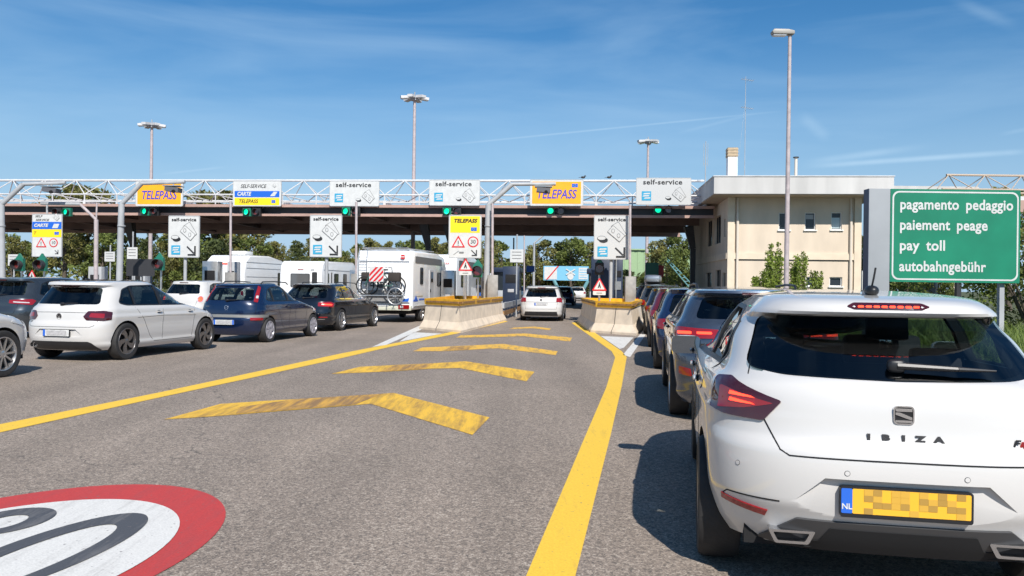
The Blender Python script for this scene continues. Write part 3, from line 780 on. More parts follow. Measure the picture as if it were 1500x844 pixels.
sign_orange = mat('sign orange', (.90, .38, .012), .4, noise=.08, nscale=3); sign_yellow = mat('sign yellow', (.85, .60, .01), .4)
sign_blue = mat('sign blue', (.012, .11, .52), .4); sign_cyan = mat('sign cyan', (.03, .30, .48), .4); ink = mat('sign ink', (.015, .015, .017), .5)
sign_red = mat('sign red', (.55, .015, .02), .4); purple_blue = mat('lettering blue', (.06, .06, .40), .4); ink_line = mat('fine line grey', (.17, .17, .17), .5)
green_house = mat('signal housing green', (.012, .15, .10), .45); green_lit = mat('green signal', (.0, .85, .38), .4, emis=1.2); red_off = mat('red lens unlit', (.12, .012, .012), .15, coat=1)
red_lit = mat('red signal', (.9, .03, .03), .4, emis=.8)
HS = 5.0; ds = Vector((math.sin(R(HS)), math.cos(R(HS)), 0)); rs = Vector((math.cos(R(HS)), -math.sin(R(HS)), 0))
def layers(name, poly, lv, m, parent=None, smooth=False, loc_=(0, 0, 0), cap=None):
    """closed outline lofted through (z, inset) levels"""
    n = len(poly); A = sum(poly[i-1][0]*poly[i][1]-poly[i][0]*poly[i-1][1] for i in range(n)); s_ = 1 if A > 0 else -1
    def inset(d):
        o = []
        for i in range(n):
            p0, p1, p2 = Vector(poly[i-1]), Vector(poly[i]), Vector(poly[(i+1) % n])
            e0, e1 = (p1-p0).normalized(), (p2-p1).normalized(); n0, n1 = Vector((-e0.y, e0.x))*s_, Vector((-e1.y, e1.x))*s_
            k = (n0+n1); k = k/max(.3, k.dot(k)/2) ; o.append(p1+k*d)
        return o
    mb = MB(); vs = []; fs = []
    for z, d in lv: vs += [(p.x, p.y, z) for p in inset(d)]
    for i in range(len(lv)-1):
        for j in range(n): fs.append((i*n+j, i*n+(j+1) % n, (i+1)*n+(j+1) % n, (i+1)*n+j))
    fs += [tuple(range(n)), tuple(range((len(lv)-1)*n, len(lv)*n))]
    mb.add(vs, fs, m); o = mb.build(name, parent); o.location = loc_; return o
def g2(px, py): p = ground(px, py); return Vector((p.x, p.y))
def barrier(front_l, front_r, back_r_px, w_back, label, seams, topz=.80):
    a, b = g2(*front_l), g2(*front_r); br = g2(*back_r_px[0]) if back_r_px[1] == 'r' else None
    if back_r_px[1] == 'r': c = br; d_ = a + (c-b).normalized()*(c-b).length*1.0; d_ = d_-Vector((w_back, 0))
    else: d_ = g2(*back_r_px[0]); c = b + Vector((w_back, (d_-a).length*.96))
    o = (a+b)/2; root = empty('concrete_barrier', (o.x, o.y, 0), label=label, cat='barrier', group='concrete barriers in front of the toll islands')
    P = [tuple(p-o) for p in (a, b, c, d_)]
    layers('barrier_wall', P, [(0, 0), (.07, .0), (.30, .13), (topz, .20)], concrete, root)
    band = layers('top_band', P, [(topz+.002, .16), (topz+.19, .15), (topz+.19, .24), (topz+.05, .25)], band_yellow, root)
    # rusty slots let into the yellow band, and the joints between the segments
    pa = [Vector(p) for p in P]; mb = MB(); jn = MB()
    for i, k in ((0, 1), (1, 3), (3, 3)):
        p, q_ = pa[i], pa[(i+1) % 4]; L_ = (q_-p).length; e = (q_-p).normalized(); nn_ = Vector((e.y, -e.x)); ang = math.atan2(e.y, e.x)
        for t in range(k):
            l = L_/k; m0 = p+e*(l*(t+.5))-nn_*.145
            mb.box((m0.x, m0.y, topz+.10), (max(.2, l-.34), .024, .055), rust, rz=ang)
    mb.build('rusty_slot', root) if False else mb.build('slot_plate', root)
    e = (pa[1]-pa[0]).normalized(); nn_ = Vector((e.y, -e.x)); ang = math.atan2(e.y, e.x)
    mid = pa[0].lerp(pa[1], seams); q1 = mid-nn_*.0; 
    prof = [(0, 0), (.07, 0), (.30, .13), (topz, .20)]
    for i in range(3):
        z0, d0 = prof[i]; z1, d1 = prof[i+1]; A = mid-nn_*(d0-.006); B = mid-nn_*(d1-.006); jn.cyl((A.x, A.y, z0), (B.x, B.y, z1), .009, n=4, m=dark_void)
    jn.build('joint', root)
    return root
barrier((614, 482), (676, 488), ((742, 470), 'r'), .9, 'cream concrete barrier with yellow top band left of the middle lane', .42)
barrier((865, 487), (932, 492), ((845, 471.5), 'l'), 1.55, 'cream concrete barrier with yellow top band right of the middle lane', .47)
# islands: kerbed slabs running back under the canopy
SIGNX = [69, 269, 477, 681, 895]
ISL = []
for i, x in enumerate(SIGNX):
    p = at(x, 400, 33.0); ISL.append(Vector((p.x, 33.0, 0)))
isl_txt = ['far left', 'left with the white payment sign', 'behind the caravans', 'behind the left concrete barrier', 'behind the right concrete barrier']
for i, p in enumerate(ISL):
    y0 = -5.5 if i < 3 else (-1.3 if i == 3 else -1.2); w_ = .85
    P = [(-w_, y0), (-.4, y0-.9), (.4, y0-.9), (w_, y0), (w_, 30), (-w_, 30)]
    o = layers('toll_island', P, [(0, 0), (.14, .01), (.16, .05)], concrete_dark); o.location = (p.x, p.y, 0); o.rotation_euler = (0, 0, -R(HS))
    tag(o, 'raised kerb island between toll lanes, '+isl_txt[i], 'kerb', 'kerb islands between the toll lanes')
def on_isl(i, dx, dy):
    p = ISL[i]+rs*dx+ds*dy; return (p.x, p.y)
# canopy
CO = at(600, 317.5, 49.0); ZB = CO.z
def cx_of(px):
    """station local x of a pixel column on the front edge line"""
    k = (px-PX)/F_PX; return (k*CO.y-CO.x)/(math.cos(R(HS))+k*math.sin(R(HS)))
can = empty('toll_canopy', (CO.x, CO.y, 0), -R(HS), 'long low brown metal canopy spanning all the toll lanes', 'canopy')
XL, XR, DP = -46.0, cx_of(1017)+1.1, 17.0; XM, XW = (XL+XR)/2, XR-XL
mb = MB(); mb.box((XM, .10, ZB+.08), (XW, .2, .16), brown_steel); mb.box((XM, .08, ZB+.62), (XW, .24, .16), brown_steel); mb.build('fascia', can)
mb = MB(); mb.box((XM, .42, ZB+.35), (XW, .1, .5), dark_steel); mb.build('recess', can)
mb = MB(); mb.box((XM, DP/2+.3, ZB+.66), (XW, DP-.3, .14), brown_steel); mb.build('roof_deck', can)
mb = MB(); x = XL+.5; rnd = random.Random(7)
while x < XR-.3:
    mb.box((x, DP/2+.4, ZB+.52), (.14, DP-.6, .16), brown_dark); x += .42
mb.build('soffit_rib', can)
o = [c for c in can.children if c.name.startswith('soffit_rib')]
for k in range(9):
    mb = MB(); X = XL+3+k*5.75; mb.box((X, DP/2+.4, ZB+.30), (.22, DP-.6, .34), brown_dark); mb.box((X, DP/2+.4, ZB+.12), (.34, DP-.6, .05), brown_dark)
    if X < XR-1: mb.build('beam', can)
for y in (5.2, 12.2):
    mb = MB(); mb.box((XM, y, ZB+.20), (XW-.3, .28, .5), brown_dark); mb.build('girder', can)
mb = MB(); mb.box((XM, DP+.1, ZB+.3), (XW, .2, .7), brown_steel); mb.build('rear_fascia', can)
for k, px_ in enumerate((-40, 168, 598, 1012)):
    x = cx_of(px_)*1.13 if px_ < 1000 else XR-.4
    for dx in ((0, 1.6) if px_ == 598 else (0,)):
        mb = MB(); mb.tube([(x+dx, 6.2, 0), (x+dx, 6.2, ZB-1.5), (x+dx-.3, 6.2, ZB)], .2, dark_steel, 4, rr=[.2, .24, .42]); mb.build('column', can)
# roof truss, triangular, white tube
TX0, TX1 = XL, cx_of(1033)
tr = empty('roof_truss', (CO.x, CO.y, 0), -R(HS), 'white tubular lattice girder on top of the canopy', 'truss')
zt, zf, zr = ZB+2.28, ZB+1.32, ZB+1.10
mb = MB(); n = int((TX1-TX0)/2.05); st = (TX1-TX0)/n
for z, y, r in ((zt, 1.0, .075), (zf, .25, .05), (zr, 1.9, .05), (ZB+.86, .25, .035)): mb.tube([(TX0, y, z), (TX1, y, z)], r, white_steel, 8)
mb.build('chord', tr)
mb = MB()
for k in range(n):
    a, c, b = TX0+k*st, TX0+(k+.5)*st, TX0+(k+1)*st
    for p, q_ in (((a, .25, zf), (c, 1, zt)), ((c, 1, zt), (b, .25, zf)), ((a, 1.9, zr), (c, 1, zt)), ((c, 1, zt), (b, 1.9, zr)), ((a, .25, zf), (c, 1.9, zr)), ((c, 1.9, zr), (b, .25, zf))): mb.tube([p, q_], .033, white_steel, 6)
    mb.tube([(a, .25, ZB+.7), (a, .25, zf)], .04, white_steel, 6)
mb.build('lattice', tr)
for k in range(n//3+1):
    mb = MB(); mb.box((TX0+k*st*3, 1.0, ZB+.82), (.16, 1.6, .2), white_steel); mb.build('foot', tr)

# ------------------------------------------------------------------ sign graphics
def put(par, name, *parts):
    """parts: (poly, layer, material)"""
    mb = MB()
    for poly, ly, m in parts: mb.prism(poly, -.03-.005*ly, -.028-.005*(ly-1), m)
    return mb.build(name, par)
def sline(x0, z0, x1, z1, w_):
    a, b = Vector((x0, z0)), Vector((x1, z1)); d = (b-a).normalized(); n = Vector((-d.y, d.x))*w_/2
    return [tuple(p) for p in (a-n, b-n, b+n, a+n)]
def banknotes(par, x, z, s):
    ps = []
    for dx, dz, a in ((.10*s, .12*s, -58), (0, 0, -40)):
        o = rot(rrect(x+dx, z+dz, .62*s, .34*s, .02*s, 1), R(a), x+dx, z+dz); i = rot(rrect(x+dx, z+dz, .58*s, .30*s, .02*s, 1), R(a), x+dx, z+dz)
        ps += [(o, 2 if a == -58 else 4, ink_line), (i, 3 if a == -58 else 5, par['face'])]
    for k in (-.16, .12):
        c = rot([(x+k*s, z)], R(-40), x, z)[0]
        ps += [(circ(c[0], c[1], .065*s, 14, .09*s), 6, ink_line), (circ(c[0], c[1], .045*s, 14, .07*s), 7, par['face'])]
    put(par['o'], 'banknote_symbol', *ps)
def coins(par, x, z, s):
    put(par['o'], 'coin_symbol', (circ(x+.05*s, z-.05*s, .15*s, 20, .09*s), 2, ink), (circ(x-.01*s, z+.01*s, .15*s, 20, .085*s), 3, ink), (circ(x-.01*s, z+.02*s, .135*s, 20, .062*s), 4, par['face']))
def card(par, x, z, s, m=None):
    ps = [(rrect(x, z, .36*s, .36*s, .01, 1), 2, m or sign_cyan)]
    for k, (a, b) in enumerate(((-.13, .14), (-.15, .10), (-.10, .15))): zz = z+.09*s-k*.085*s; ps.append(([(x+a*s, zz-.03*s), (x+b*s, zz-.02*s), (x+b*s, zz+.03*s), (x+(a+.04)*s, zz+.02*s)], 3, sign_white))
    put(par['o'], 'card_symbol', *ps)
def arrow(par, x, z, s):
    put(par['o'], 'arrow_symbol', (sline(x-.16*s, z+.15*s, x+.11*s, z-.11*s, .055*s), 2, ink), (sline(x-.13*s, z-.16*s, x+.185*s, z-.16*s, .06*s), 3, ink), (sline(x+.155*s, z+.17*s, x+.155*s, z-.19*s, .06*s), 4, ink))
def tri(par, x, z, s, mark='!'):
    T = lambda k: roundpoly([(x-.5*s*k, z-.29*s*k), (x+.5*s*k, z-.29*s*k), (x, z+.58*s*k)], .05*s*k)
    put(par['o'], 'warning_triangle', (T(1), 2, sign_red), (T(.68), 3, par['face']), *([(sline(x, z+.2*s, x, z-.05*s, .05*s), 4, ink), (circ(x, z-.13*s, .03*s, 8), 4, ink)] if mark == '!' else
        [(sline(x-.03*s, z+.12*s, x-.10*s, z-.14*s, .06*s), 4, ink), (sline(x-.02*s, z+.1*s, x+.10*s, z-.14*s, .05*s), 5, ink), (circ(x-.01*s, z+.18*s, .04*s, 8), 4, ink)]))
def speed(par, x, z, s, num):
    put(par['o'], 'speed_symbol', (circ(x, z, .5*s), 2, sign_red), (circ(x, z, .39*s), 3, par['face']))
    text(num, .5*s, ink, par['o'], (x, -.048, z-.01*s), bold=.004*s)
def flag(par, x, z, w_, h_):
    mb = MB(); mb.prism(rrect(x, z, w_, h_, .005, 1), -.042, -.03, sign_blue)
    for k in range(8): mb.prism(circ(x+h_*.3*math.cos(k*.785), z+h_*.3*math.sin(k*.785), h_*.045, 5), -.044, -.04, sign_yellow)
    mb.build('flag_symbol', par['o'])
def board(px0, py0, px1, py1, Y, label, group, face=sign_white, name='lane_sign', rim=sign_grey, r=.09, rz=-HS):
    c = at((px0+px1)/2, (py0+py1)/2, Y); w_ = (px1-px0)*Y/F_PX; h_ = (py1-py0)*Y/F_PX
    o = empty(name, c, R(rz), label, 'sign', group)
    mb = MB(); mb.prism(rrect(0, 0, w_, h_, r), -.026, .02, rim); mb.prism(rrect(0, 0, w_-.03, h_-.03, r*.85), -.0262, -.02, rim)
    mb.build('panel', o)
    mb = MB(); mb.prism(rrect(0, 0, w_-.07, h_-.07, r*.8), -.030, -.0255, face); mb.build('face', o)
    mb = MB(); ringpoly(mb, rrect(0, 0, w_-.012, h_-.012, r*.95), rrect(0, 0, w_-.05, h_-.05, r*.8), -.034, -.026, steel_grey); mb.build('edge_trim', o)
    mb = MB()
    for dx in (-w_*.3, w_*.3): mb.box((dx, .05, 0), (.06, .06, h_*.9), steel_grey)
    mb.build('bracket', o)
    return dict(o=o, face=face, w=w_, h=h_)
UG = 'signs on the lattice girder'; LGp = 'signs on posts in front of the canopy'
def tel_up(px0, py0, px1, py1, Y, label, fl):
    b = board(px0, py0, px1, py1, Y, label, UG); w_, h_ = b['w'], b['h']
    put(b['o'], 'orange_field', (rrect(0, 0, w_*.91, h_*.83, .03), 1.6, sign_orange))
    text('TELEPASS', h_*.47, purple_blue, b['o'], (-w_*.01, -.045, -h_*.07), shear=.22, bold=.014, sx=w_*.84/(h_*.47*4.75))
    if fl: flag(b, w_*.34, h_*.27, w_*.11, h_*.14)
    return b
def self_up(px0, py0, px1, py1, Y, label, face=sign_white):
    b = board(px0, py0, px1, py1, Y, label, UG, face); w_, h_ = b['w'], b['h']
    text('self-service', h_*.25, ink, b['o'], (-w_*.02, -.034, h_*.33), bold=.010, sx=w_*.75/(h_*.25*5.2), spacing=1.08)
    card(b, -w_*.31, -h_*.17, h_*.95); coins(b, w_*.08, -h_*.24, h_*.62); banknotes(b, w_*.27, -h_*.16, h_*.70); return b
tel_up(197, 265.5, 270, 302.5, 49.6, 'orange overhead sign without a flag, above the left lanes', False)
b = board(340, 265, 413.5, 302.5, 49.4, 'overhead sign with grey, blue and yellow bands', UG); w_, h_ = b['w'], b['h']
put(b['o'], 'blue_band', (rrect(0, -.02*h_, w_*.92, h_*.24, .01, 1), 1.6, sign_blue)); put(b['o'], 'yellow_band', (rrect(0, -h_*.31, w_*.92, h_*.28, .01, 1), 1.6, sign_yellow))
text('SELF-SERVICE', h_*.2, ink, b['o'], (-w_*.08, -.034, h_*.28), shear=.25, bold=.004, sx=w_*.66/(h_*.2*7.4))
text('CARTE', h_*.21, sign_white, b['o'], (-w_*.27, -.046, -h_*.02), shear=.25, bold=.012, sx=w_*.3/(h_*.21*3.3)); text('TELEPASS', h_*.2, ink, b['o'], (-w_*.18, -.046, -h_*.31), shear=.25, bold=.004, sx=w_*.45/(h_*.2*4.75))
put(b['o'], 'card_symbol', ([(w_*.27, -h_*.10), (w_*.36, -h_*.10), (w_*.40, -h_*.0), (w_*.31, -h_*.0)], 3, sign_white), ([(w_*.31, -h_*.03), (w_*.39, -h_*.03), (w_*.42, h_*.07), (w_*.34, h_*.07)], 3.6, sign_white)); banknotes(b, w_*.35, h_*.3, h_*.22); flag(b, w_*.34, -h_*.31, w_*.08, h_*.12)
self_up(482, 265, 556.5, 302.5, 49.1, 'white overhead self-service sign on the girder, third from the left among the upper signs')
self_up(628, 263.5, 703.5, 301.5, 48.6, 'white overhead self-service sign on the girder above the two motorhomes')
tel_up(776, 263, 854.5, 302, 47.7, 'orange overhead sign with a small blue flag above the middle lane', True)
self_up(932, 260.5, 1012, 300.5, 46.9, 'greyish overhead self-service sign on the girder beside the beige building', sign_grey)
def self_low(px0, py0, px1, py1, Y, label, face=sign_white):
    b = board(px0, py0, px1, py1, Y, label, LGp, face, r=.05); w_, h_ = b['w'], b['h']
    text('self-service', h_*.115, ink, b['o'], (0, -.034, h_*.40), bold=.006, sx=w_*.86/(h_*.115*5.2), spacing=1.05)
    banknotes(b, w_*.13, h_*.085, w_*.74); coins(b, -w_*.27, -h_*.03, w_*.85); card(b, -w_*.25, -h_*.32, w_*.80); arrow(b, w_*.24, -h_*.33, w_*.82); return b
def post_behind(b, y, i, r=.07, m=steel_grey):
    o = b['o']; zb = o.location.z; mb = MB(); mb.cyl((0, .13, -zb+.15), (0, .13, b['h']/2*.8), r, n=10, m=m); mb.box((0, .10, 0), (b['w']*.8, .05, .08), m); mb.box((0, .10, -b['h']*.3), (b['w']*.8, .05, .08), m); mb.build('post', o)
for args, i in (((246, 316, 293.5, 377.5, 33.6, 'white self-service sign with arrow on the island left of the first motorhome'), 1), ((453.5, 315, 501.5, 377, 33.0, 'white self-service sign with arrow standing above the caravan'), 2)):
    b = self_low(*args); post_behind(b, 0, i)
b = self_low(870, 315.5, 921.5, 380.5, 32.2, 'grey self-service sign with arrow above the blue payment kiosk', sign_grey); post_behind(b, 0, 4)
b = board(657, 315, 705.5, 378.5, 32.7, 'yellow and white sign with warning triangle and 30 limit', LGp, r=.05); w_, h_ = b['w'], b['h']; post_behind(b, 0, 3)
put(b['o'], 'yellow_field', (rrect(0, h_*.28, w_*.9, h_*.38, .01, 1), 1.6, sign_yellow)); text('TELEPASS', h_*.12, ink, b['o'], (0, -.046, h_*.36), shear=.25, bold=.008, sx=w_*.8/(h_*.12*4.75)); flag(b, w_*.27, h_*.17, w_*.18, h_*.09)
tri(b, -w_*.2, -h_*.16, w_*.42); speed(b, w_*.25, -h_*.12, w_*.33, '30'); arrow(b, w_*.28, -h_*.37, w_*.5); put(b['o'], 'small_symbol', (sline(-w_*.34, -h_*.42, -w_*.18, -h_*.33, .02), 2, ink_line), (rrect(-w_*.1, -h_*.37, w_*.14, h_*.04, .01, 1), 2, ink_line))
b = board(46, 313.5, 92.5, 376.5, 34.0, 'blue, yellow and white banded sign with warning triangle and 10 limit', LGp, r=.03); w_, h_ = b['w'], b['h']
put(b['o'], 'blue_band', (rrect(0, h_*.23, w_*.97, h_*.17, .005, 1), 1.6, sign_blue)); put(b['o'], 'yellow_band', (rrect(0, h_*.05, w_*.97, h_*.18, .005, 1), 1.6, sign_yellow))
text('SELF', h_*.07, ink, b['o'], (-w_*.28, -.034, h_*.44), shear=.25, bold=.002, sx=1.3); text('SERVICE', h_*.07, ink, b['o'], (-w_*.16, -.034, h_*.355), shear=.25, bold=.002, sx=1.3); text('CARTE', h_*.10, sign_white, b['o'], (-w_*.2, -.046, h_*.23), shear=.25, bold=.008, sx=1.1)
text('T', h_*.1, ink, b['o'], (-w_*.4, -.046, h_*.05), shear=.25); flag(b, w_*.33, h_*.05, w_*.15, h_*.07); banknotes(b, w_*.3, h_*.41, w_*.3)
put(b['o'], 'card_symbol', ([(w_*.18, h_*.17), (w_*.36, h_*.17), (w_*.42, h_*.27), (w_*.24, h_*.27)], 3, sign_white))
tri(b, -w_*.18, -h_*.2, w_*.36); speed(b, w_*.23, -h_*.17, w_*.28, '10'); arrow(b, w_*.33, -h_*.38, w_*.35)
# gantry arm carrying that sign
p = at(141, 400, 34.2)
g = empty('sign_gantry', (p.x, 34.2, 0), 0, 'pinkish steel post with slanting strut and arm holding the banded sign', 'sign gantry')
P = lambda px, py: Vector(at(px, py, 34.2))-Vector((p.x, 34.2, 0))
mb = MB(); mb.cyl((0, 0, 0), P(141, 322), .09, n=10, m=pole_pink); mb.cyl(P(141, 322), P(142, 297), .035, n=8, m=pole_pink); mb.build('post', g)
mb = MB(); mb.cyl(P(141, 322), P(116, 298), .06, n=8, m=pole_pink); mb.cyl(P(118, 299), P(60, 298), .07, n=8, m=steel_grey); mb.cyl(P(69, 298), P(69, 313), .04, n=8, m=steel_grey); mb.build('arm', g)
# ------------------------------------------------------------------ camera arms, poles, lamps, signals
cam_dark = mat('camera housing', (.10, .10, .11), .4); lamp_glass = mat('lamp glass', (.45, .46, .47), .15)
def arm_pole(base, knee, top, end, camx, Y, label):
    p = at(base[0], base[1], Y); o = empty('camera_arm', (p.x, Y, 0), 0, label, 'camera pole', 'grey bent poles reaching over the lanes')
    P = lambda q_: Vector(at(q_[0], q_[1], Y))-Vector((p.x, Y, 0))
    mb = MB(); mb.cyl((0, 0, .1), P(knee), .135, .12, 12, steel_grey); mb.cyl(P((knee[0], 330)), P((knee[0], 332)), .16, n=12, m=steel_grey); mb.build('post', o)
    mb = MB(); mb.tube([P(knee), P(top)], .10, steel_grey, 10); mb.tube([P(top), P(end)], .075, steel_grey, 10); mb.build('arm', o)
    c = P((camx, top[1]+9)); mb = MB(); mb.box(c, (.55, .45, .18), cam_dark, ry=.1); mb.box(c+Vector((0, 0, .14)), (.7, .5, .03), stainless); mb.cyl(c, c+Vector((0, 0, .3)), .03, n=6, m=steel_grey); mb.cyl(c+Vector((.1, -.1, -.05)), c+Vector((.1, -.28, -.1)), .07, n=10, m=dark_void); mb.build('camera_head', o)
arm_pole((4, 420), (2, 300), (34, 270), (96, 268), 76, 33.5, 'grey bent pole at the left edge with a camera over the lane')
arm_pole((174, 420), (178, 299), (207, 269), (271, 266.5), 254, 33.3, 'grey bent pole crossing in front of the left orange sign')
arm_pole((712, 460), (715.5, 300), (750, 270), (814, 269.5), 796, 33.0, 'grey bent pole reaching in front of the middle orange sign')
sleeve_m = mat('weathered steel cladding', (.26, .245, .225), .5, metal=.3, noise=.3, nscale=4)
def thin_pole(px, pt, pb, Y, label, r=.05, sleeve=True):
    p = at(px, pb, Y); t = at(px, pt, Y); o = empty('steel_pole', (p.x, Y, 0), 0, label, 'pole', 'thin weathered poles on the islands')
    mb = MB(); mb.cyl((0, 0, .1), (t.x-p.x, 0, t.z), r, n=10, m=pole_pink); mb.build('shaft', o)
    if sleeve: mb = MB(); mb.box((0, 0, .98), (.42, .3, 1.75), sleeve_m); mb.build('sleeve', o, bevel=.02)
thin_pole(338, 295, 420, 34.0, 'thin weathered pole in front of the first motorhome')
thin_pole(522, 296, 420, 33.6, 'thin weathered pole rising behind the motorhome with bicycles')
thin_pole(721.5, 298, 440, 32.6, 'thin weathered pole with steel sleeve right behind the left concrete barrier')
thin_pole(923, 300, 430, 31.8, 'thin weathered pole with steel sleeve behind the right concrete barrier')
# overhead lane signals on the fascia
for k, (px, py, sw) in enumerate([(85, 311, 1), (213.5, 310, 0), (362, 311, 0), (507, 310, 0), (654.5, 310, 0), (806, 309.5, 0), (963, 308, 0)]):
    Y = 49.0-(px-600)*.0028; c = at(px+8, py, Y)
    lab = ['beside the banded sign', 'under the left orange sign', 'under the three band sign', 'under the third upper sign', 'over the motorhomes', 'over the middle lane', 'by the beige building'][k]
    o = empty('lane_signal', c, -R(HS), 'pair of round overhead lane lights '+lab, 'traffic light', 'lane lights along the canopy edge')
    for dx, lit in ((-.30, not sw), (.30, sw)):
        mb = MB(); mb.box((dx, -.04, 0), (.5, .22, .5), black_plastic if not lit else green_house); mb.lathe([(-.15, .19), (-.42, .20), (-.42, .185), (-.15, .175)], (dx, 0, 0), dark_steel, 20, 'y')
        mb.cyl((dx, -.14, 0), (dx, -.17, 0), .17, n=20, m=green_lit if lit else red_off); mb.build('lamp_unit', o)
    mb = MB(); mb.box((0, .12, 0), (1.0, .08, .1), steel_grey); mb.build('bracket', o)
# masts with ring of floodlights
def mast(px, pt, Y, label, n=6, r=.14, rad=.9):
    t = at(px, pt, Y); o = empty('floodlight_mast', (t.x, Y, 0), 0, label, 'light mast', 'tall floodlight masts behind the canopy')
    mb = MB(); mb.cyl((0, 0, 0), (0, 0, t.z), r*1.4, r*.8, 12, pole_pink); mb.build('mast', o)
    mb = MB(); mb.lathe([(t.z-.25, r), (t.z-.25, r*2.4), (t.z-.1, r*2.4), (t.z+.1, r)], (0, 0, 0), steel_grey, 16, 'z'); mb.cyl((0, 0, t.z), (0, 0, t.z+.45), .05, n=6, m=steel_grey); mb.build('ring', o)
    for k in range(n):
        a = 2*math.pi*k/n+.3; d = Vector((math.cos(a), math.sin(a), 0)); mb = MB()
        mb.cyl(d*r+Vector((0, 0, t.z-.1)), d*rad*.6+Vector((0, 0, t.z-.05)), .05, n=6, m=steel_grey)
        mb.box(d*rad*.85+Vector((0, 0, t.z-.02)), (.75, .42, .2), white_steel, rz=a, ry=.12); mb.box(d*rad*.85+Vector((0, 0, t.z-.14)), (.6, .34, .06), lamp_glass, rz=a, ry=.12); mb.build('floodlight', o)
mast(222.5, 183, 72, 'floodlight mast rising behind the left orange sign'); mast(607.5, 143, 66, 'tallest floodlight mast, behind the girder in the middle'); mast(949.5, 207, 84, 'small floodlight mast behind the right self-service sign')
Y = 31.0; t = at(1157, 52, Y); b0 = at(1151, 462, Y)
o = empty('street_lamp', (b0.x, Y, 0), 0, 'tall grey street lamp with flat head in front of the beige building', 'street lamp')
mb = MB(); mb.cyl((0, 0, 0), (t.x-b0.x, 0, t.z), .10, .065, 14, pole_pink); mb.build('pole', o)
mb = MB(); c = Vector((t.x-b0.x-.28, 0, t.z+.10)); mb.prism([(c.x+.42, -.08+c.z), (c.x+.42, .05+c.z), (c.x+.2, .10+c.z), (c.x-.35, .11+c.z), (c.x-.42, .02+c.z), (c.x-.38, -.08+c.z)], -.16, .16, mat('lamp head', (.30, .28, .25), .5)); hd = mb.build('lamp_head', o, bevel=.02)
mb = MB(); mb.box((c.x-.12, 0, c.z-.10), (.48, .24, .06), lamp_glass); mb.build('lamp_glass', hd)
# things standing on the islands
booth_blue = mat('booth blue', (.018, .028, .055), .4, noise=.1); booth_glass = mat('booth glass', (.02, .026, .032), .15, spec=.5)
def booth(i, dy, label, h=2.7):
    x, y = on_isl(i, 0, dy); o = empty('toll_booth', (x, y, .15), -R(HS), label, 'booth', 'toll booths under the canopy')
    mb = MB(); mb.box((0, 0, .5), (1.45, 3.2, 1.0), steel_grey); mb.build('base', o, bevel=.03)
    mb = MB(); mb.box((0, 0, 1.55), (1.40, 3.1, 1.1), booth_glass); mb.build('window', o)
    for sx in (-.7, .7):
        for sy in (-1.57, -.5, .5, 1.57): mb = MB(); mb.box((sx, sy, 1.55), (.07, .07, 1.1), dark_steel); mb.build('mullion', o)
    mb = MB(); mb.box((0, 0, 2.26), (1.8, 3.6, .3), booth_blue); mb.build('roof', o, bevel=.04)
for i, t_ in enumerate(['at the far left', 'on the second island from the left', 'on the island behind the caravans', 'behind the left concrete barrier', 'behind the right concrete barrier']): booth(i, 19, 'dark glazed toll booth '+t_)
def cols(i, dx, dy, w_, h_, m, name, label, cat, g_=None):
    x, y = on_isl(i, dx, dy); mb = MB(); mb.box((0, 0, h_/2), (w_, .5, h_), m); mb.box((0, -.26, h_*.72), (w_*.7, .02, h_*.2), dark_void); mb.box((0, -.262, h_*.45), (w_*.4, .02, h_*.08), plate_grey)
    o = mb.build(name, bevel=.015); o.location = (x, y, .15); o.rotation_euler = (0, 0, -R(HS)); tag(o, label, cat, g_)
# blue kiosk of the right island
x, y = at(866+18, 400, 35).x, 35
o = empty('payment_kiosk', (x, y, .15), -R(HS), 'dark blue payment kiosk with steel columns behind the right concrete barrier', 'kiosk')
mb = MB(); mb.box((-.05, 0, 1.28), (.95, 1.1, 2.56), booth_blue); mb.build('cabinet', o, bevel=.02)
mb = MB(); mb.box((.62, 0, 1.25), (.36, .9, 2.5), booth_blue); mb.build('side_cabinet', o, bevel=.02)
mb = MB(); mb.box((.38, -.35, 1.3), (.14, .12, 2.6), stainless); mb.build('column', o); mb = MB(); mb.box((.52, -.5, 1.25), (.05, .08, 2.5), stainless); mb.build('column', o)
mb = MB(); mb.box((.60, -.47, 1.35), (.26, .04, .35), stainless); mb.box((.62, -.47, 1.85), (.24, .04, .25), dark_void); mb.build('screen', o)
pm = [(3, -.9, 1.5, .55, 1.9, stainless, 'steel card machine left of the yellow and white sign post'), (3, .75, 1.2, .42, 1.8, steel_grey, 'grey control cabinet right of the yellow and white sign post'),
      (2, .2, 4, .6, 1.9, stainless, 'steel card machine behind the dark estate car'), (1, -.2, 3, .7, 2.2, stainless, 'steel card machine below the white self-service sign on the left'), (1, .55, 3.5, .4, 2.2, steel_grey, 'grey cabinet beside the left card machine'),
      (0, .3, 3, .6, 1.9, steel_grey, 'grey card machine below the banded sign'), (3, 1.0, 10, .85, 2.3, booth_blue, 'dark tall cabinet left of the white estate car'), (0, -.5, 8, .6, 2.0, steel_grey, 'grey cabinet at the left edge of the plaza')]
for i, dx, dy, w_, h_, m, lab in pm: cols(i, dx, dy, w_, h_, m, 'payment_machine', lab, 'machine', 'machines on the toll islands')
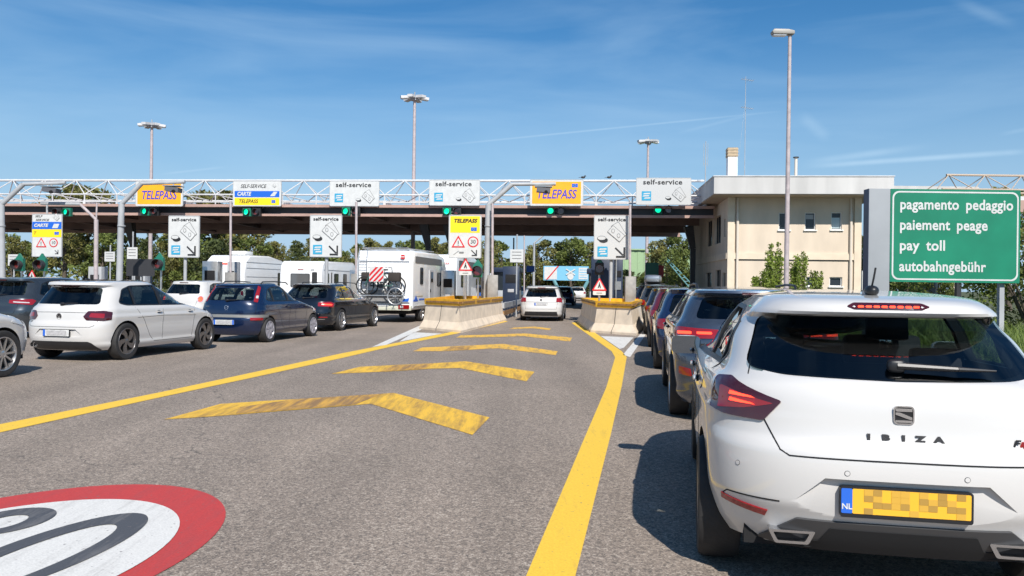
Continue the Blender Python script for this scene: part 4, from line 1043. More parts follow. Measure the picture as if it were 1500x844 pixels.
def signal(px, py, Y, label, lit=False, green=True, base=.1):
    c = at(px, py, Y); o = empty('traffic_signal', (c.x, Y, 0), -R(HS), label, 'traffic light', 'small traffic lights at the islands')
    mb = MB(); mb.cyl((0, .12, base), (0, .12, c.z), .04, n=8, m=stainless); mb.build('post', o)
    mb = MB(); mb.box((0, 0, c.z), (.36, .16, .5), green_house if green else dark_steel); mb.lathe([(-.08, .19), (-.33, .2), (-.33, .185), (-.08, .17)], (0, 0, c.z), dark_steel, 20, 'y'); mb.prism([(-.16, c.z+.24), (.16, c.z+.24), (0, c.z+.46)], -.05, .05, green_house); mb.build('housing', o)
    mb = MB(); mb.cyl((0, -.08, c.z), (0, -.11, c.z), .16, n=18, m=red_lit if lit else red_off); mb.build('lens', o)
signal(700, 397, 32, 'green cased traffic light with red lens beside the pedestrian warning sign', False); signal(878, 394, 33.6, 'dark round traffic light in front of the blue kiosk', False, False)
signal(29, 388, 33, 'green cased traffic light at the far left edge'); signal(62, 388, 33, 'green cased traffic light below the banded sign'); signal(234, 387, 33, 'green cased traffic light left of the left self-service sign post')
def tri_sign(px, py, Y, s, label, base=.1):
    c = at(px, py, Y); o = empty('warning_sign', (c.x, Y, c.z), -R(HS), label, 'warning sign', 'triangular warning signs on short posts')
    T = lambda k: roundpoly([(-.5*s*k, -.32*s*k), (.5*s*k, -.32*s*k), (0, .56*s*k)], .05*s*k)
    mb = MB(); mb.prism(T(1), -.02, 0, sign_red); mb.prism(T(.72), -.026, -.018, sign_white); mb.build('triangle', o)
    put(o, 'walker_symbol', ([(-.02*s, .16*s), (.05*s, .1*s), (.10*s, -.15*s), (.04*s, -.15*s), (0, -.02*s), (-.06*s, -.15*s), (-.12*s, -.15*s), (-.05*s, .06*s)], 0.6, ink), (circ(.01*s, .2*s, .04*s, 8), .6, ink))
    mb = MB(); mb.prism(rrect(0, -.48*s, .85*s, .26*s, .02), -.02, 0, sign_white); mb.prism(rrect(0, -.48*s, .4*s, .06*s, .01), -.024, -.018, ink_line); mb.build('plate', o)
    mb = MB(); mb.cyl((0, .05, -c.z+base), (0, .05, .3*s), .045, n=8, m=stainless); mb.build('post', o)
tri_sign(682, 390, 31.5, .56, 'red triangle pedestrian warning sign behind the left concrete barrier'); tri_sign(878, 419, 31.0, .56, 'red triangle pedestrian warning sign behind the right concrete barrier'); tri_sign(47, 405, 34, .5, 'red triangle warning sign low at the far left')
def plate_sign(px, py, w_, h_, Y, label, m=sign_white, top=None, lines=3, pm=steel_grey, r=.035):
    c = at(px, py, Y); o = empty('small_sign', (c.x, Y, c.z), -R(HS), label, 'sign', 'small signs on posts under the canopy')
    mb = MB(); mb.prism(rrect(0, 0, w_, h_, .02), -.025, 0, m); mb.build('panel', o)
    if lines: put(o, 'printed_line', *[(rrect(0, h_*(.3-.25*k), w_*.7, h_*.05, .003, 1), 0.6, ink_line) for k in range(lines)])
    mb = MB(); mb.cyl((0, .04, -c.z), (0, .04, (top or .2)), r, n=8, m=pm); mb.build('post', o)
plate_sign(757, 375, .62, .6, 38, 'white notice plate on a pale post left of the white estate car', top=1.0)
plate_sign(777, 394, .6, .45, 60, 'small blue notice sign beside the black pole', m=sign_blue, lines=0, pm=dark_steel); plate_sign(194, 371, .5, .55, 38, 'white notice plate left of the dark panel', top=1.0); plate_sign(161, 376, .55, .5, 42, 'grey notice plate in front of the left toll booth', m=sign_grey, top=.6)
plate_sign(20, 381, .55, .55, 40, 'grey notice plate at the far left edge', m=sign_grey); plate_sign(955, 399, .9, 1.3, 56, 'green notice panel above the dark queue', m=green_house, lines=0); plate_sign(967, 397, .5, .8, 57, 'small red notice panel beside the green one', m=sign_red, lines=0)
plate_sign(206, 392, 1.3, .75, 36, 'black display panel on posts at the left', m=dark_steel, lines=0); plate_sign(752, 394, .22, .4, 58, 'narrow black box on a black pole', m=dark_steel, lines=0, pm=dark_steel, r=.05, top=2.2)
thin_pole(768, 345, 440, 46, 'thin black pole left of the white estate car', .04, False)
tall = empty('road_lamp', (at(782, 400, 75).x, 75, 0), 0, 'slim grey lamp post with slanting arm beyond the canopy', 'street lamp'); zt_ = at(782, 356, 75).z
mb = MB(); mb.cyl((0, 0, 0), (0, 0, zt_), .12, .1, 10, steel_grey); mb.build('post', tall); mb = MB(); mb.tube([(0, 0, zt_), (1.1, 0, zt_+.9), (1.6, 0, zt_+1.0)], .07, steel_grey, 8); mb.build('arm', tall)
gd = empty('guard_rail', (at(745, 450, 36).x, 36, 0), -R(HS), 'low dark steel guard rail beside the white estate car', 'guard rail')
mb = MB(); mb.box((0, 3, .62), (.10, 11, .22), steel_grey); mb.box((0, 3, .30), (.08, 11, .18), rust); mb.build('rail', gd)
for k in range(6): mb = MB(); mb.box((-.11, -2+k*2, .36), (.1, .12, .72), steel_grey); mb.build('post', gd)

# ------------------------------------------------------------------ beige building
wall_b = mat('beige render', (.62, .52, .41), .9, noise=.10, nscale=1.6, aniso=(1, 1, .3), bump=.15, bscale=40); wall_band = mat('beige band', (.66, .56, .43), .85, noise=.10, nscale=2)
roof_w = mat('white roof edge', (.52, .505, .485), .7, noise=.16, nscale=1.2, aniso=(1, 1, .15)); win_frame = mat('white window frame', (.72, .72, .70), .5); pipe_m = mat('beige downpipe', (.62, .55, .46), .55)
BO = at(1044, 285, 43.2); bz0 = BO.z; bz1 = at(1044, 260, 43.2).z
bl = empty('toll_building', (BO.x, BO.y, 0), -R(HS), 'beige two storey building with white flat roof right of the canopy', 'building')
sc = 43.2/F_PX; bw = 252*sc; wx0, wx1 = 1.0, bw-1.15; yf_ = 1.15; yb = 15.0
wins = [((px-1044)*sc*1.025-.02, at(px, 325, 44.3).z) for px in (1152, 1189, 1226)]
def wall_with_holes(x0, x1, z0, z1, holes, y, th, m, par, name='wall'):
    """front wall split round rectangular openings"""
    xs = sorted({x0, x1, *[h[0] for h in holes], *[h[1] for h in holes]}); mb = MB()
    for a, b_ in zip(xs[:-1], xs[1:]):
        hs = sorted([(h[2], h[3]) for h in holes if h[0] <= a+1e-6 and h[1] >= b_-1e-6]); z = z0
        for p_, q_ in hs+[(z1, z1)]:
            if p_-z > 1e-4: mb.box(((a+b_)/2, y+th/2, (z+p_)/2), (b_-a, th, p_-z), m)
            z = q_
    return mb.build(name, par)
ww, wh = .56, .95
holes = [(x-ww/2, x+ww/2, z-wh/2, z+wh/2) for x, z in wins]
zl = at(1226, 413, 44.3).z; low = [(wins[2][0]-.33, wins[2][0]+.33, zl-.25, zl+.25), (wins[0][0]-.9, wins[0][0]-.2, zl-.25, zl+.25), (wins[1][0]-.2, wins[1][0]+.5, zl-.25, zl+.25)]
zb_ = at(1150, 376, 44.3).z
wall_with_holes(wx0, wx1, 0, bz0, holes+low, yf_, .25, wall_b, bl)
mb = MB(); mb.box(((wx0+wx1)/2, yb, bz0/2), (wx1-wx0, .25, bz0), wall_b); mb.box((wx1-.125, (yf_+yb)/2+.126, bz0/2), (.25, yb-yf_-.253, bz0), wall_b); mb.build('wall', bl)
# left wall with openings (runs along y)
lh = [(3.4, 5.6, bz0-2.35, bz0-.75), (1.9, 2.4, bz0-2.1, bz0-1.1), (6.6, 8.8, bz0-2.35, bz0-.75), (3.3, 5.2, 0, 2.5), (6.6, 9, .6, 2.4), (1.7, 2.7, .9, 2.3)]
ys = sorted({yf_+.252, yb-.126, *[h[0] for h in lh], *[h[1] for h in lh]}); mb = MB()
for a, b_ in zip(ys[:-1], ys[1:]):
    hs = sorted([(h[2], h[3]) for h in lh if h[0] <= a+1e-6 and h[1] >= b_-1e-6]); z = 0
    for p_, q_ in hs+[(bz0, bz0)]:
        if p_-z > 1e-4: mb.box((wx0+.125, (a+b_)/2, (z+p_)/2), (.25, b_-a, p_-z), wall_b)
        z = q_
mb.build('wall', bl)
for h in lh:
    mb = MB(); mb.box((wx0+.18, (h[0]+h[1])/2, (h[2]+h[3])/2), (.05, h[1]-h[0], h[3]-h[2]), booth_glass); nfr = max(1, int((h[1]-h[0])/.7))
    for k in range(nfr+1): mb.box((wx0+.15, h[0]+(h[1]-h[0])*k/nfr, (h[2]+h[3])/2), (.06, .05, h[3]-h[2]), dark_steel)
    mb.build('window', bl)
for k, h in enumerate(holes+low):
    x, z, a, b_ = (h[0]+h[1])/2, (h[2]+h[3])/2, h[1]-h[0], h[3]-h[2]
    w = empty('window', (x, yf_, z)); w.parent = bl
    mb = MB(); mb.box((0, .17, 0), (a, .02, b_), booth_glass)
    if k == 2: mb.box((0, .155, -.1), (a*.75, .01, b_*.6), mat('pale blind', (.45, .55, .58), .5))
    if k == 1: mb.box((0, .155, b_*.25), (a*.7, .01, b_*.25), mat('blind slats', (.35, .36, .36), .6))
    mb.build('pane', w)
    mb = MB(); t_ = .05
    for s_ in (-1, 1): mb.box((s_*(a/2-t_/2), .12, 0), (t_, .07, b_), win_frame); mb.box((0, .122, s_*(b_/2-t_/2)), (a-2*t_, .066, t_), win_frame)
    mb.build('frame', w)
    mb = MB(); mb.box((0, -.02, -b_/2-.03), (a+.14, .14, .055), win_frame); mb.build('sill', w)
mb = MB(); mb.box(((wx0+wx1)/2, yf_-.03, zb_), (wx1-wx0+.06, .1, .34), wall_band); mb.box((wx0-.03, (yf_+yb)/2, zb_), (.1, yb-yf_, .34), wall_band); mb.box(((wx0+wx1)/2, yf_-.012, zb_-.2), (wx1-wx0, .05, .05), dark_steel); mb.build('string_course', bl)
for x in (wx0+.16, wx1-.14):
    mb = MB(); mb.box((x, yf_-.05, bz0/2), (.36, .12, bz0), wall_band); mb.build('pilaster', bl)
for x in (wx0+.50, wx1-.50):
    mb = MB(); mb.cyl((x, yf_-.10, 0), (x, yf_-.10, bz0-.9), .075, n=12, m=pipe_m); mb.cyl((x, yf_-.10, bz0-.9), (x, yf_-.02, bz0-.01), .05, n=10, m=pipe_m); mb.build('downpipe', bl)
mb = MB(); mb.box((bw/2, yb/2+.2, (bz0+bz1)/2), (bw, yb+1.2, bz1-bz0), roof_w); mb.box((bw/2, yb/2+.2, bz1+.02), (bw+.08, yb+1.28, .05), white_steel); rf = mb.build('roof', bl)
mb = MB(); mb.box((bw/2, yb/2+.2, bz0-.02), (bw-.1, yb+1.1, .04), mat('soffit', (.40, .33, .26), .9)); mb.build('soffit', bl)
cx_ = (1084.5-1044)*sc*1.06; czt = at(1085, 216, 46.5).z
mb = MB(); mb.box((cx_, 3.3, (bz1+czt)/2-.3), (.52, .6, czt-bz1-.6), mat('white render', (.78, .78, .78), .8)); mb.box((cx_, 3.3, czt-.35), (.56, .64, .52), mat('chimney brick', (.38, .30, .20), .9, noise=.3)); 
for k in range(3): mb.box((cx_, 3.3, czt-.52+k*.17), (.60, .68, .05), mat('chimney slab', (.55, .42, .28), .9))
mb.build('chimney', rf)
def aerial(px, pt, Y, label, yagi=True, r=.02):
    t = at(px, pt, Y); z0 = bz1+.04; o = empty('aerial', (t.x, Y, z0), 0, label, 'aerial', 'aerials on the beige building'); h = t.z-z0
    mb = MB(); mb.cyl((0, 0, 0), (0, 0, h), r, r*.7, 8, steel_grey); mb.build('mast', o); mb = MB()
    if yagi:
        for zz, ln in ((h-.15, .55), (h*.72, .5)):
            mb.cyl((-.25, 0, zz), (.45, 0, zz-.1), .012, n=5, m=steel_grey)
            for k in range(6): mb.cyl((-.2+k*.12, -ln/2, zz-.02*k), (-.2+k*.12, ln/2, zz-.02*k), .008, n=4, m=steel_grey)
        mb.cyl((0, 0, h*.8), (-.5, 0, .0), .005, n=4, m=steel_grey)
    else:
        for dx in (-.12, .12): mb.cyl((dx, 0, h*.45), (dx, 0, h*.95), .012, n=5, m=steel_grey)
        mb.cyl((-.12, 0, h*.5), (.12, 0, h*.5), .012, n=5, m=steel_grey)
    mb.build('antenna_rods', o)
aerial(1092.5, 112, 47, 'tall thin television aerial behind the chimney'); aerial(1034, 207, 47.5, 'short rod aerial at the left corner of the roof', False, .03)
t = at(1166, 231, 47); mb = MB(); mb.cyl((0, 0, 0), (0, 0, t.z-bz1-.04), .085, n=12, m=pipe_m); mb.cyl((0, 0, t.z-bz1-.06), (0, 0, t.z-bz1), .16, n=12, m=dark_steel); o = mb.build('vent_pipe'); o.location = (t.x, 47, bz1+.04); tag(o, 'slim vent pipe with dark cap on the building roof', 'pipe')
# ------------------------------------------------------------------ green toll sign on a box post
sign_green = mat('sign green', (.008, .19, .105), .4, noise=.22, nscale=.9); box_grey = mat('box post grey', (.27, .285, .30), .75, noise=.06, nscale=2); box_shade = mat('box post shaded side', (.05, .07, .12), .45)
Y = 17.0; s_ = Y/F_PX; tl = at(1303.5, 278, Y); sw, sh_ = 190*s_, 136*s_
gs = empty('toll_payment_sign', (at(1398, 346, Y).x, Y, at(1398, 346, Y).z), 0, 'large green sign in four languages on a grey box post at the right', 'sign')
mb = MB(); mb.prism(rrect(0, 0, sw, sh_, .02), -.03, .03, sign_green); mb.build('panel', gs)
mb = MB(); ringpoly(mb, rrect(0, 0, sw*.972, sh_*.955, .14, 8), rrect(0, 0, sw*.948, sh_*.922, .12, 8), -.034, -.028, sign_white); mb.build('border', gs)
for k, (s, x1) in enumerate((('pagamento pedaggio', 1482), ('paiement peage', 1445), ('pay toll', 1383), ('autobahngebühr', 1444))):
    py = (300, 330, 360, 390.5)[k]; z = (345-py)*s_; o = text(s, .30, sign_white, gs, (0, -.034, z), align='LEFT', bold=.007, sx=.8, spacing=1.04, extrude=.002, wspace=1.7)
    wd = o.dimensions.x; f = ((x1-1317)*s_)/wd; o.data.transform(Matrix.Diagonal((f, 1, 1, 1))); o.location.x = -sw/2+(1317-1303.5)*s_
mb = MB(); mb.box((-sw/2-.225, .10, -.35), (.44, .26, 4.3-.35*0), box_grey); 
o = mb.build('box_post', gs, bevel=.006); o.location.z = 0; zc = gs.location.z
o.data.transform(Matrix.Translation((0, 0, .35))); hh = (zc+sh_/2); o.data.transform(Matrix.Diagonal((1, 1, hh/4.3, 1))); o.location.z = sh_/2-hh/2
mb = MB(); mb.box((-sw/2-.225-.222, .10, 0), (.006, .25, hh), box_shade); o = mb.build('side_shade', gs); o.location.z = sh_/2-hh/2  # thin dark sheet paints shade onto the box post's unlit left side
mb = MB(); mb.box((sw/2-.3, .12, -sh_/2-.5), (.1, .1, sh_+2*1.0), steel_grey); o = mb.build('rear_post', gs)
# ------------------------------------------------------------------ test hero car
# white hatchback, nearest
IB_R = [(0, .16), (.10, .10), (.22, .05), (.32, .012), (.5, 0), (.60, .006), (.655, .03), (.69, .05), (.9, .075), (1.0, .10), (1.06, .135), (1.5, .375), (1.70, .485), (1.76, .48), (1.80, .39), (1.84, .355), (1.93, .365), (2, .42)]
IB_W = [(0, .92), (.12, .96), (.35, .99), (.55, .995), (.80, 1.0), (.825, .985), (.93, .975), (.97, .955), (1.0, .92), (1.05, .885), (1.5, .80), (1.85, .695), (2, .62)]
ib = Shape(4.06, .872, 1.435, .245, 1.0, Wt=IB_W, Rt=IB_R, Dr=.46, n=3.4, m=2.1, crown=.055, yc=.47, tr=.09)
orange_plate = mat('plate orange', (.80, .42, .03), .4)
exh_m = mat('exhaust trim metal', (.55, .55, .56), .2, metal=1)
def ibiza():
    zb = ib.belt
    tri = [(.505, .918), (.59, .825), (.80, .832), (.94, .85), (.93, .99), (.79, 1.0)]
    S = dict(pgrid=.03, name='hatchback', shape=ib, paint=white_paint, res=1.6, step=.022,
        label='white hatchback nearest the camera on the right, rear hatch and yellow plate facing us', cat='car', group='cars queuing in the right lane',
        wr=.318, yr=.76, yf=3.26,
        dlo=[(.70, 1.09), (.82, 1.035), (2.95, .985), (3.0, 1.0), (2.25, 1.30), (1.9, 1.335), (1.12, 1.325), (.86, 1.24)], panes=[(.5, .86), (.90, 1.55), (1.62, 3.2)],
        rw=[(-.65, 1.055), (-.50, 1.032), (0, 1.022), (.50, 1.032), (.65, 1.055), (.56, 1.30), (-.56, 1.30)], rw_r=.05, rwd=1.0,
        fw=[(-.62, 1.04), (.62, 1.04), (.52, 1.31), (-.52, 1.31)],
        gaps=[[(1.585, 1.0), (1.57, .7), (1.58, .30)], [(1.58, .30), (2.72, .29)], [(2.72, .29), (2.80, .7), (2.86, .98)], [(.80, 1.03), (1.02, .86), (1.10, .62), (1.22, .40), (1.3, .30), (1.58, .30)]],
        rgaps=[[(-.675, 1.09), (-.69, 1.02)], [(.675, 1.09), (.69, 1.02)],
               [(-.60, .85), (-.52, .71), (-.48, .688), (.48, .688), (.52, .71), (.60, .85)],
               [(-.83, .455), (-.80, .475), (-.52, .475)], [(.83, .455), (.80, .475), (.52, .475)]],
        handles=[(1.42, .87), (2.5, .86)],
        lamps=[(tri, tail_dark, .012, 'tail_light'), ([(.54, .904), (.70, .868), (.86, .852), (.85, .958), (.79, .952)], tail_red, .0145, 'lamp_lens')],
        rear_parts=[([(-.15, 1.368), (.15, 1.368), (.185, 1.352), (.15, 1.338), (-.15, 1.338), (-.185, 1.352)], tail_dark, .004, 'brake_light_lens'),
                    ([(-.61, .272), (-.52, .345), (-.44, .405), (.44, .405), (.52, .345), (.61, .272), (.50, .25), (-.50, .25)], mat('diffuser grey', (.05, .05, .052), .5), .012, 'diffuser'), ([(-.50, .253), (-.47, .30), (-.34, .305), (-.30, .375), (.30, .375), (.34, .305), (.47, .30), (.50, .253)], dark_void, .0155, 'diffuser_inset')],
        cuts=[([(-.48, .465), (-.33, .602), (.33, .602), (.48, .465), (.48, .43), (-.48, .43)], .045)],
        mirror=(2.66, 1.0), antenna=(.72, .12), wiper=(.0, 1.085, .42, 1.072), rim='five', glass_rear=glass('hero rear glass', (.40, .48, .48)))
    c = make_car(S)
    # lit lamp strips
    for sg in (1, -1):
        for z0, z1 in ((.925, .940), (.896, .911)):
            P = [(sg*.63, (z0+z1)/2-.012), (sg*.77, z0), (sg*.765, z1), (sg*.65, z1-.012)]
            if sg < 0: P = P[::-1]
            patch('lamp_strip', P, ib.rear, .020, tail_lit, c, back=.006, grid=.05)
        P = [(sg*.57, .420), (sg*.84, .455), (sg*.835, .427), (sg*.58, .392)]
        if sg < 0: P = P[::-1]
        patch('reflector', P, ib.rear, .008, tail_red, c, back=.02, grid=.05)
        ex = MB(); y = ib.rear(sg*.44, .33).y-.03
        o_ = [(sg*.56, .342), (sg*.53, .282), (sg*.385, .282), (sg*.355, .342)]; i_ = [(sg*.538, .331), (sg*.518, .294), (sg*.40, .294), (sg*.38, .331)]
        ringpoly(ex, roundpoly(o_, .01), roundpoly(i_, .008), y-.01, y+.06, exh_m); ex.prism(roundpoly(i_, .008), y+.03, y+.05, dark_void)
        ex.build('exhaust_trim', c)
    mb = MB()
    for k in range(8):
        p = ib.rear(-.122+k*.035, 1.353); mb.prism(rrect(p.x, p.z, .026, .010, .004, 2), p.y-.008, p.y-.003, tail_lit)
    mb.build('brake_light', c)
    for sg in (-1, 1):
        for a, z in ((.73, .62), (.24, .63)):
            p = ib.rear(sg*a, z); n = nrm(ib.rear, sg*a, z); mb = MB(); mb.cyl(p-n*.002, p+n*.0015, .012, n=20, m=trim_grey); mb.cyl(p-n*.002, p+n*.0025, .010, n=20, m=white_paint); mb.build('parking_sensor', c)
    # plate
    y = ib.rear(0, .505).y+.03; mb = MB(); z = .505
    mb.prism(rrect(0, z, .535, .135, .012), y-.028, y, trim_black)
    mb.prism(rrect(.02, z+.005, .475, .108, .006), y-.031, y-.0275, orange_plate)
    mb.prism(rrect(-.24, z+.005, .046, .108, .006), y-.031, y-.0275, plate_blue)
    rnd = random.Random(4)
    for k in range(11):
        for j in range(4):
            if rnd.random() < (.55 if 0 < j < 3 else .35):
                x0 = -.17+k*.037; t = rnd.choice([blot1, blot2]); mb.prism(rrect(x0+.0185, z+.005-.0405+j*.027, .0365, .0265, .001, 1), y-.0325, y-.0305, t)
    pl = mb.build('licence_plate', c)
    text('NL', .034, plate_white, c, (-.24, y-.032, z-.02), extrude=.0008, bold=.0008)
    # badge: rounded square with a slanted double bar
    by = ib.rear(0, .885).y; mb = MB(); ringpoly(mb, rrect(0, .885, .086, .082, .018), rrect(0, .885, .074, .070, .014), by-.009, by+.005, chrome)
    mb.prism(rrect(0, .885, .074, .070, .014), by-.004, by+.004, dark_void)
    mb.prism([(-.034, 0.915), (.034, 0.915), (.034, 0.901), (-.030, 0.901), (-.034, 0.905)], by-.008, by-.003, chrome)
    mb.prism([(-.034, 0.897), (-.016, 0.897), (.034, 0.877), (.034, 0.865), (.018, 0.869), (-.034, 0.887)], by-.008, by-.003, chrome)
    mb.prism([(-.034, 0.863), (.034, 0.863), (.034, 0.853), (-.034, 0.853)], by-.008, by-.003, chrome)
    mb.build('badge', c)
    yb = 0
    for ch, x in zip('IBIZA', (-.145, -.075, -.003, .065, .14)):
        text(ch, .034, trim_grey, c, (x, ib.rear(x, .785).y-.003, .785), extrude=.002, bold=.0024, sx=1.6)
    for ch, x, m_, dz in (('F', .45, trim_black, .004), ('R', .478, tail_red, -.004)):
        text(ch, .04, m_, c, (x, ib.rear(x, .775).y-.003, .775+dz), extrude=.002, bold=.002, shear=.35, sx=1.1)
    return c
trim_grey = mat('dark chrome', (.10, .10, .105), .3, metal=.7)
blot1 = mat('plate blotch brown', (.38, .22, .04), .5); blot2 = mat('plate blotch ochre', (.58, .33, .04), .5)
car_ib = ibiza()
q = at(1328, 742, 3.52)
place_car(car_ib, 0, 0, q.x, q.y, 11.8)
# ------------------------------------------------------------------ the other vehicles
QG = 'cars queuing in the right lane'; LQ = 'vehicles waiting in the left lanes'; FG = 'cars beyond the toll'
def hatch_spec(L=4.05, W=.875, H=1.44, sill=.2, belt=.95, Rt=HATCH_R, Ft=HATCH_F, **k):
    sk = {a: k.pop(a) for a in ('Dr', 'Df', 'crown', 'yc', 'n', 'm', 'Wt') if a in k}
    sh = Shape(L, W, H, sill, belt, Rt=Rt, Ft=Ft, **sk); zt = sh.Hs-.06; wf = lambda z: sh.prm(z)[0]
    wr = k.pop('wr', .32); yr = k.pop('yr', .72); yf = k.pop('yf', L-.80)
    zr0, zr1 = belt+.055, sh.z(1.80); bl0 = belt+.03
    cab_f = L+sh.ft(1.0)
    S = dict(shape=sh, wr=wr, yr=yr, yf=yf, res=k.pop('res', .8), step=k.pop('step', .04),
        dlo=[(k.pop('dq', .62), bl0+.05), (.80, bl0+.01), (cab_f-.12, bl0-.01), (cab_f-.06, bl0+.01), (cab_f-.78, zt), (cab_f-1.3, zt+.02), (1.05, zt), (.75+.05, zt-.07)],
        panes=[(.4, yr+.28), (yr+.33, yr+1.02), (yr+1.10, 9)],
        rw=[(-wf(zr0)*.80, zr0), (wf(zr0)*.80, zr0), (wf(zr1)*.80, zr1), (-wf(zr1)*.80, zr1)],
        fw=[(-.60, belt+.04), (.60, belt+.04), (.50, sh.z(1.86)), (-.50, sh.z(1.86))],
        gaps=[[(yr+1.06, belt), (yr+1.04, .6), (yr+1.06, .30)], [(yr+1.06, .30), (yf-.50, .30)], [(yf-.50, .30), (yf-.46, .62), (yf-.42, belt-.02)], [(yr+.26, belt), (yr+.48, .70), (yr+.66, .42), (yr+.8, .30), (yr+1.06, .30)]],
        rgaps=[[(-.62, belt-.12), (-.55, .62), (-.50, .60), (.50, .60), (.55, .62), (.62, belt-.12)]],
        handles=[(yr+.92, belt-.10), (yr+1.95, belt-.11)], plate=(0, .50, 'eu'), mirror=(cab_f-.10, belt+.03), wiper=(0, zr0-.0, .30, zr0+.02),
        lamps=[([(W*.70, belt-.24), (W*1.02, belt-.22), (W*1.04, belt-.06), (W*.72, belt-.05)], tail_red, .012, 'tail_light')],
        rear_parts=[([(-W*.78, .22), (-W*.68, .33), (W*.68, .33), (W*.78, .22)], black_plastic, .006, 'diffuser'), ([(-.16, sh.z(1.90)), (.16, sh.z(1.90)), (.16, sh.z(1.90)+.018), (-.16, sh.z(1.90)+.018)], tail_dark, .006, 'brake_light')],
        headlamp=[(L-.72, .70), (L-.38, .66), (L-.36, .78), (L-.62, .82)])
    S.update(k); return S
# --- left: white small hatchback with dark roof panel
red2 = [([(.46, .80), (.52, .735), (.80, .725), (.93, .745), (.93, .875), (.78, .90), (.53, .895)], tail_dark, .010, 'tail_light'), ([(.56, .79), (.80, .77), (.80, .85), (.58, .86)], tail_red, .014, 'lamp_lens')]
S = hatch_spec(4.05, .875, 1.455, belt=.955, wr=.335, yr=.74, yf=3.29, name='hatchback', paint=white_paint, label='white hatchback with black roof panel and five spoke dark wheels, on the left', cat='car', group=LQ,
    rim='turbine', rim_mat=rim_dark, res=1.2, step=.028, lamps=red2, plate=(0, .51, 'eu'), antenna=None, mirror_mat=trim_black,
    rear_parts=[([(-.72, .21), (-.62, .33), (-.56, .36), (.56, .36), (.62, .33), (.72, .21)], black_plastic, .006, 'diffuser'), ([(-.34, 1.337), (.34, 1.337), (.34, 1.352), (-.34, 1.352)], tail_dark, .006, 'brake_light')],
    cuts=[([(-.50, .44), (-.36, .575), (.36, .575), (.50, .44)], .04)],
    rgaps=[[(-.74, .80), (-.66, .64), (-.60, .615), (.60, .615), (.66, .64), (.74, .80)], [(-.85, .86), (-.2, .87), (.2, .87), (.85, .86)]])
S['gaps'].append([(1.02, .76), (1.8, .78), (2.9, .75)])
c = make_car(S); sh = S['shape']
mb = MB(); b_ = sh.rear(0, .80); ringpoly(mb, circ(0, .80, .055), circ(0, .80, .047), b_.y-.008, b_.y+.004, chrome); mb.prism(circ(0, .80, .047), b_.y-.003, b_.y+.004, dark_void)
for a in ((-.03, .83, -.01, .775), (-.01, .775, 0, .80), (0, .80, .01, .775), (.01, .775, .03, .83)): mb.prism(sline(a[0], a[1], a[2], a[3], .008), b_.y-.008, b_.y-.002, chrome)
mb.build('badge', c); text('GTI', .035, trim_grey, c, (-.60, sh.rear(-.60, .70).y-.004, .70), extrude=.002, bold=.001)
mb = MB(); 
for k in (-.60, -.50): ringpoly(mb, circ(k, .285, .045, 18), circ(k, .285, .036, 18), sh.rear(k, .285).y-.02, sh.rear(k, .285).y+.05, chrome)
mb.build('exhaust', c)
# dark roof panel follows the roof skin
mb = MB(); vs = []; nx, ny = 10, 24
def roof_z(sh, x, y):
    lo, hi = sh.Hs-.02, sh.H
    for _ in range(26):
        m_ = (lo+hi)/2; W_, r_, f_, Dr_, Df_ = sh.prm(m_); s_ = sh.side(y, m_).x if r_ < y < f_ else 0
        if s_ >= abs(x): lo = m_
        else: hi = m_
    return lo
for i in range(nx+1):
    for j in range(ny+1): x, y = -.50+i/nx*1.0, .95+j/ny*1.25; vs.append((x, y, roof_z(sh, x, y)+.004))
mb.add(vs, [(i*(ny+1)+j, (i+1)*(ny+1)+j, (i+1)*(ny+1)+j+1, i*(ny+1)+j+1) for i in range(nx) for j in range(ny)], mat('glass roof', (.012, .012, .014), .06, coat=1), True); mb.build('roof_panel', c, fix=False)
mb = MB(); selli(mb, (0, .75, sh.H+.0), (.02, .06, .02), trim_black); mb.build('antenna', c)
q = ground(187, 527); place_car(c, .865, .74, q.x, q.y, 11.3)
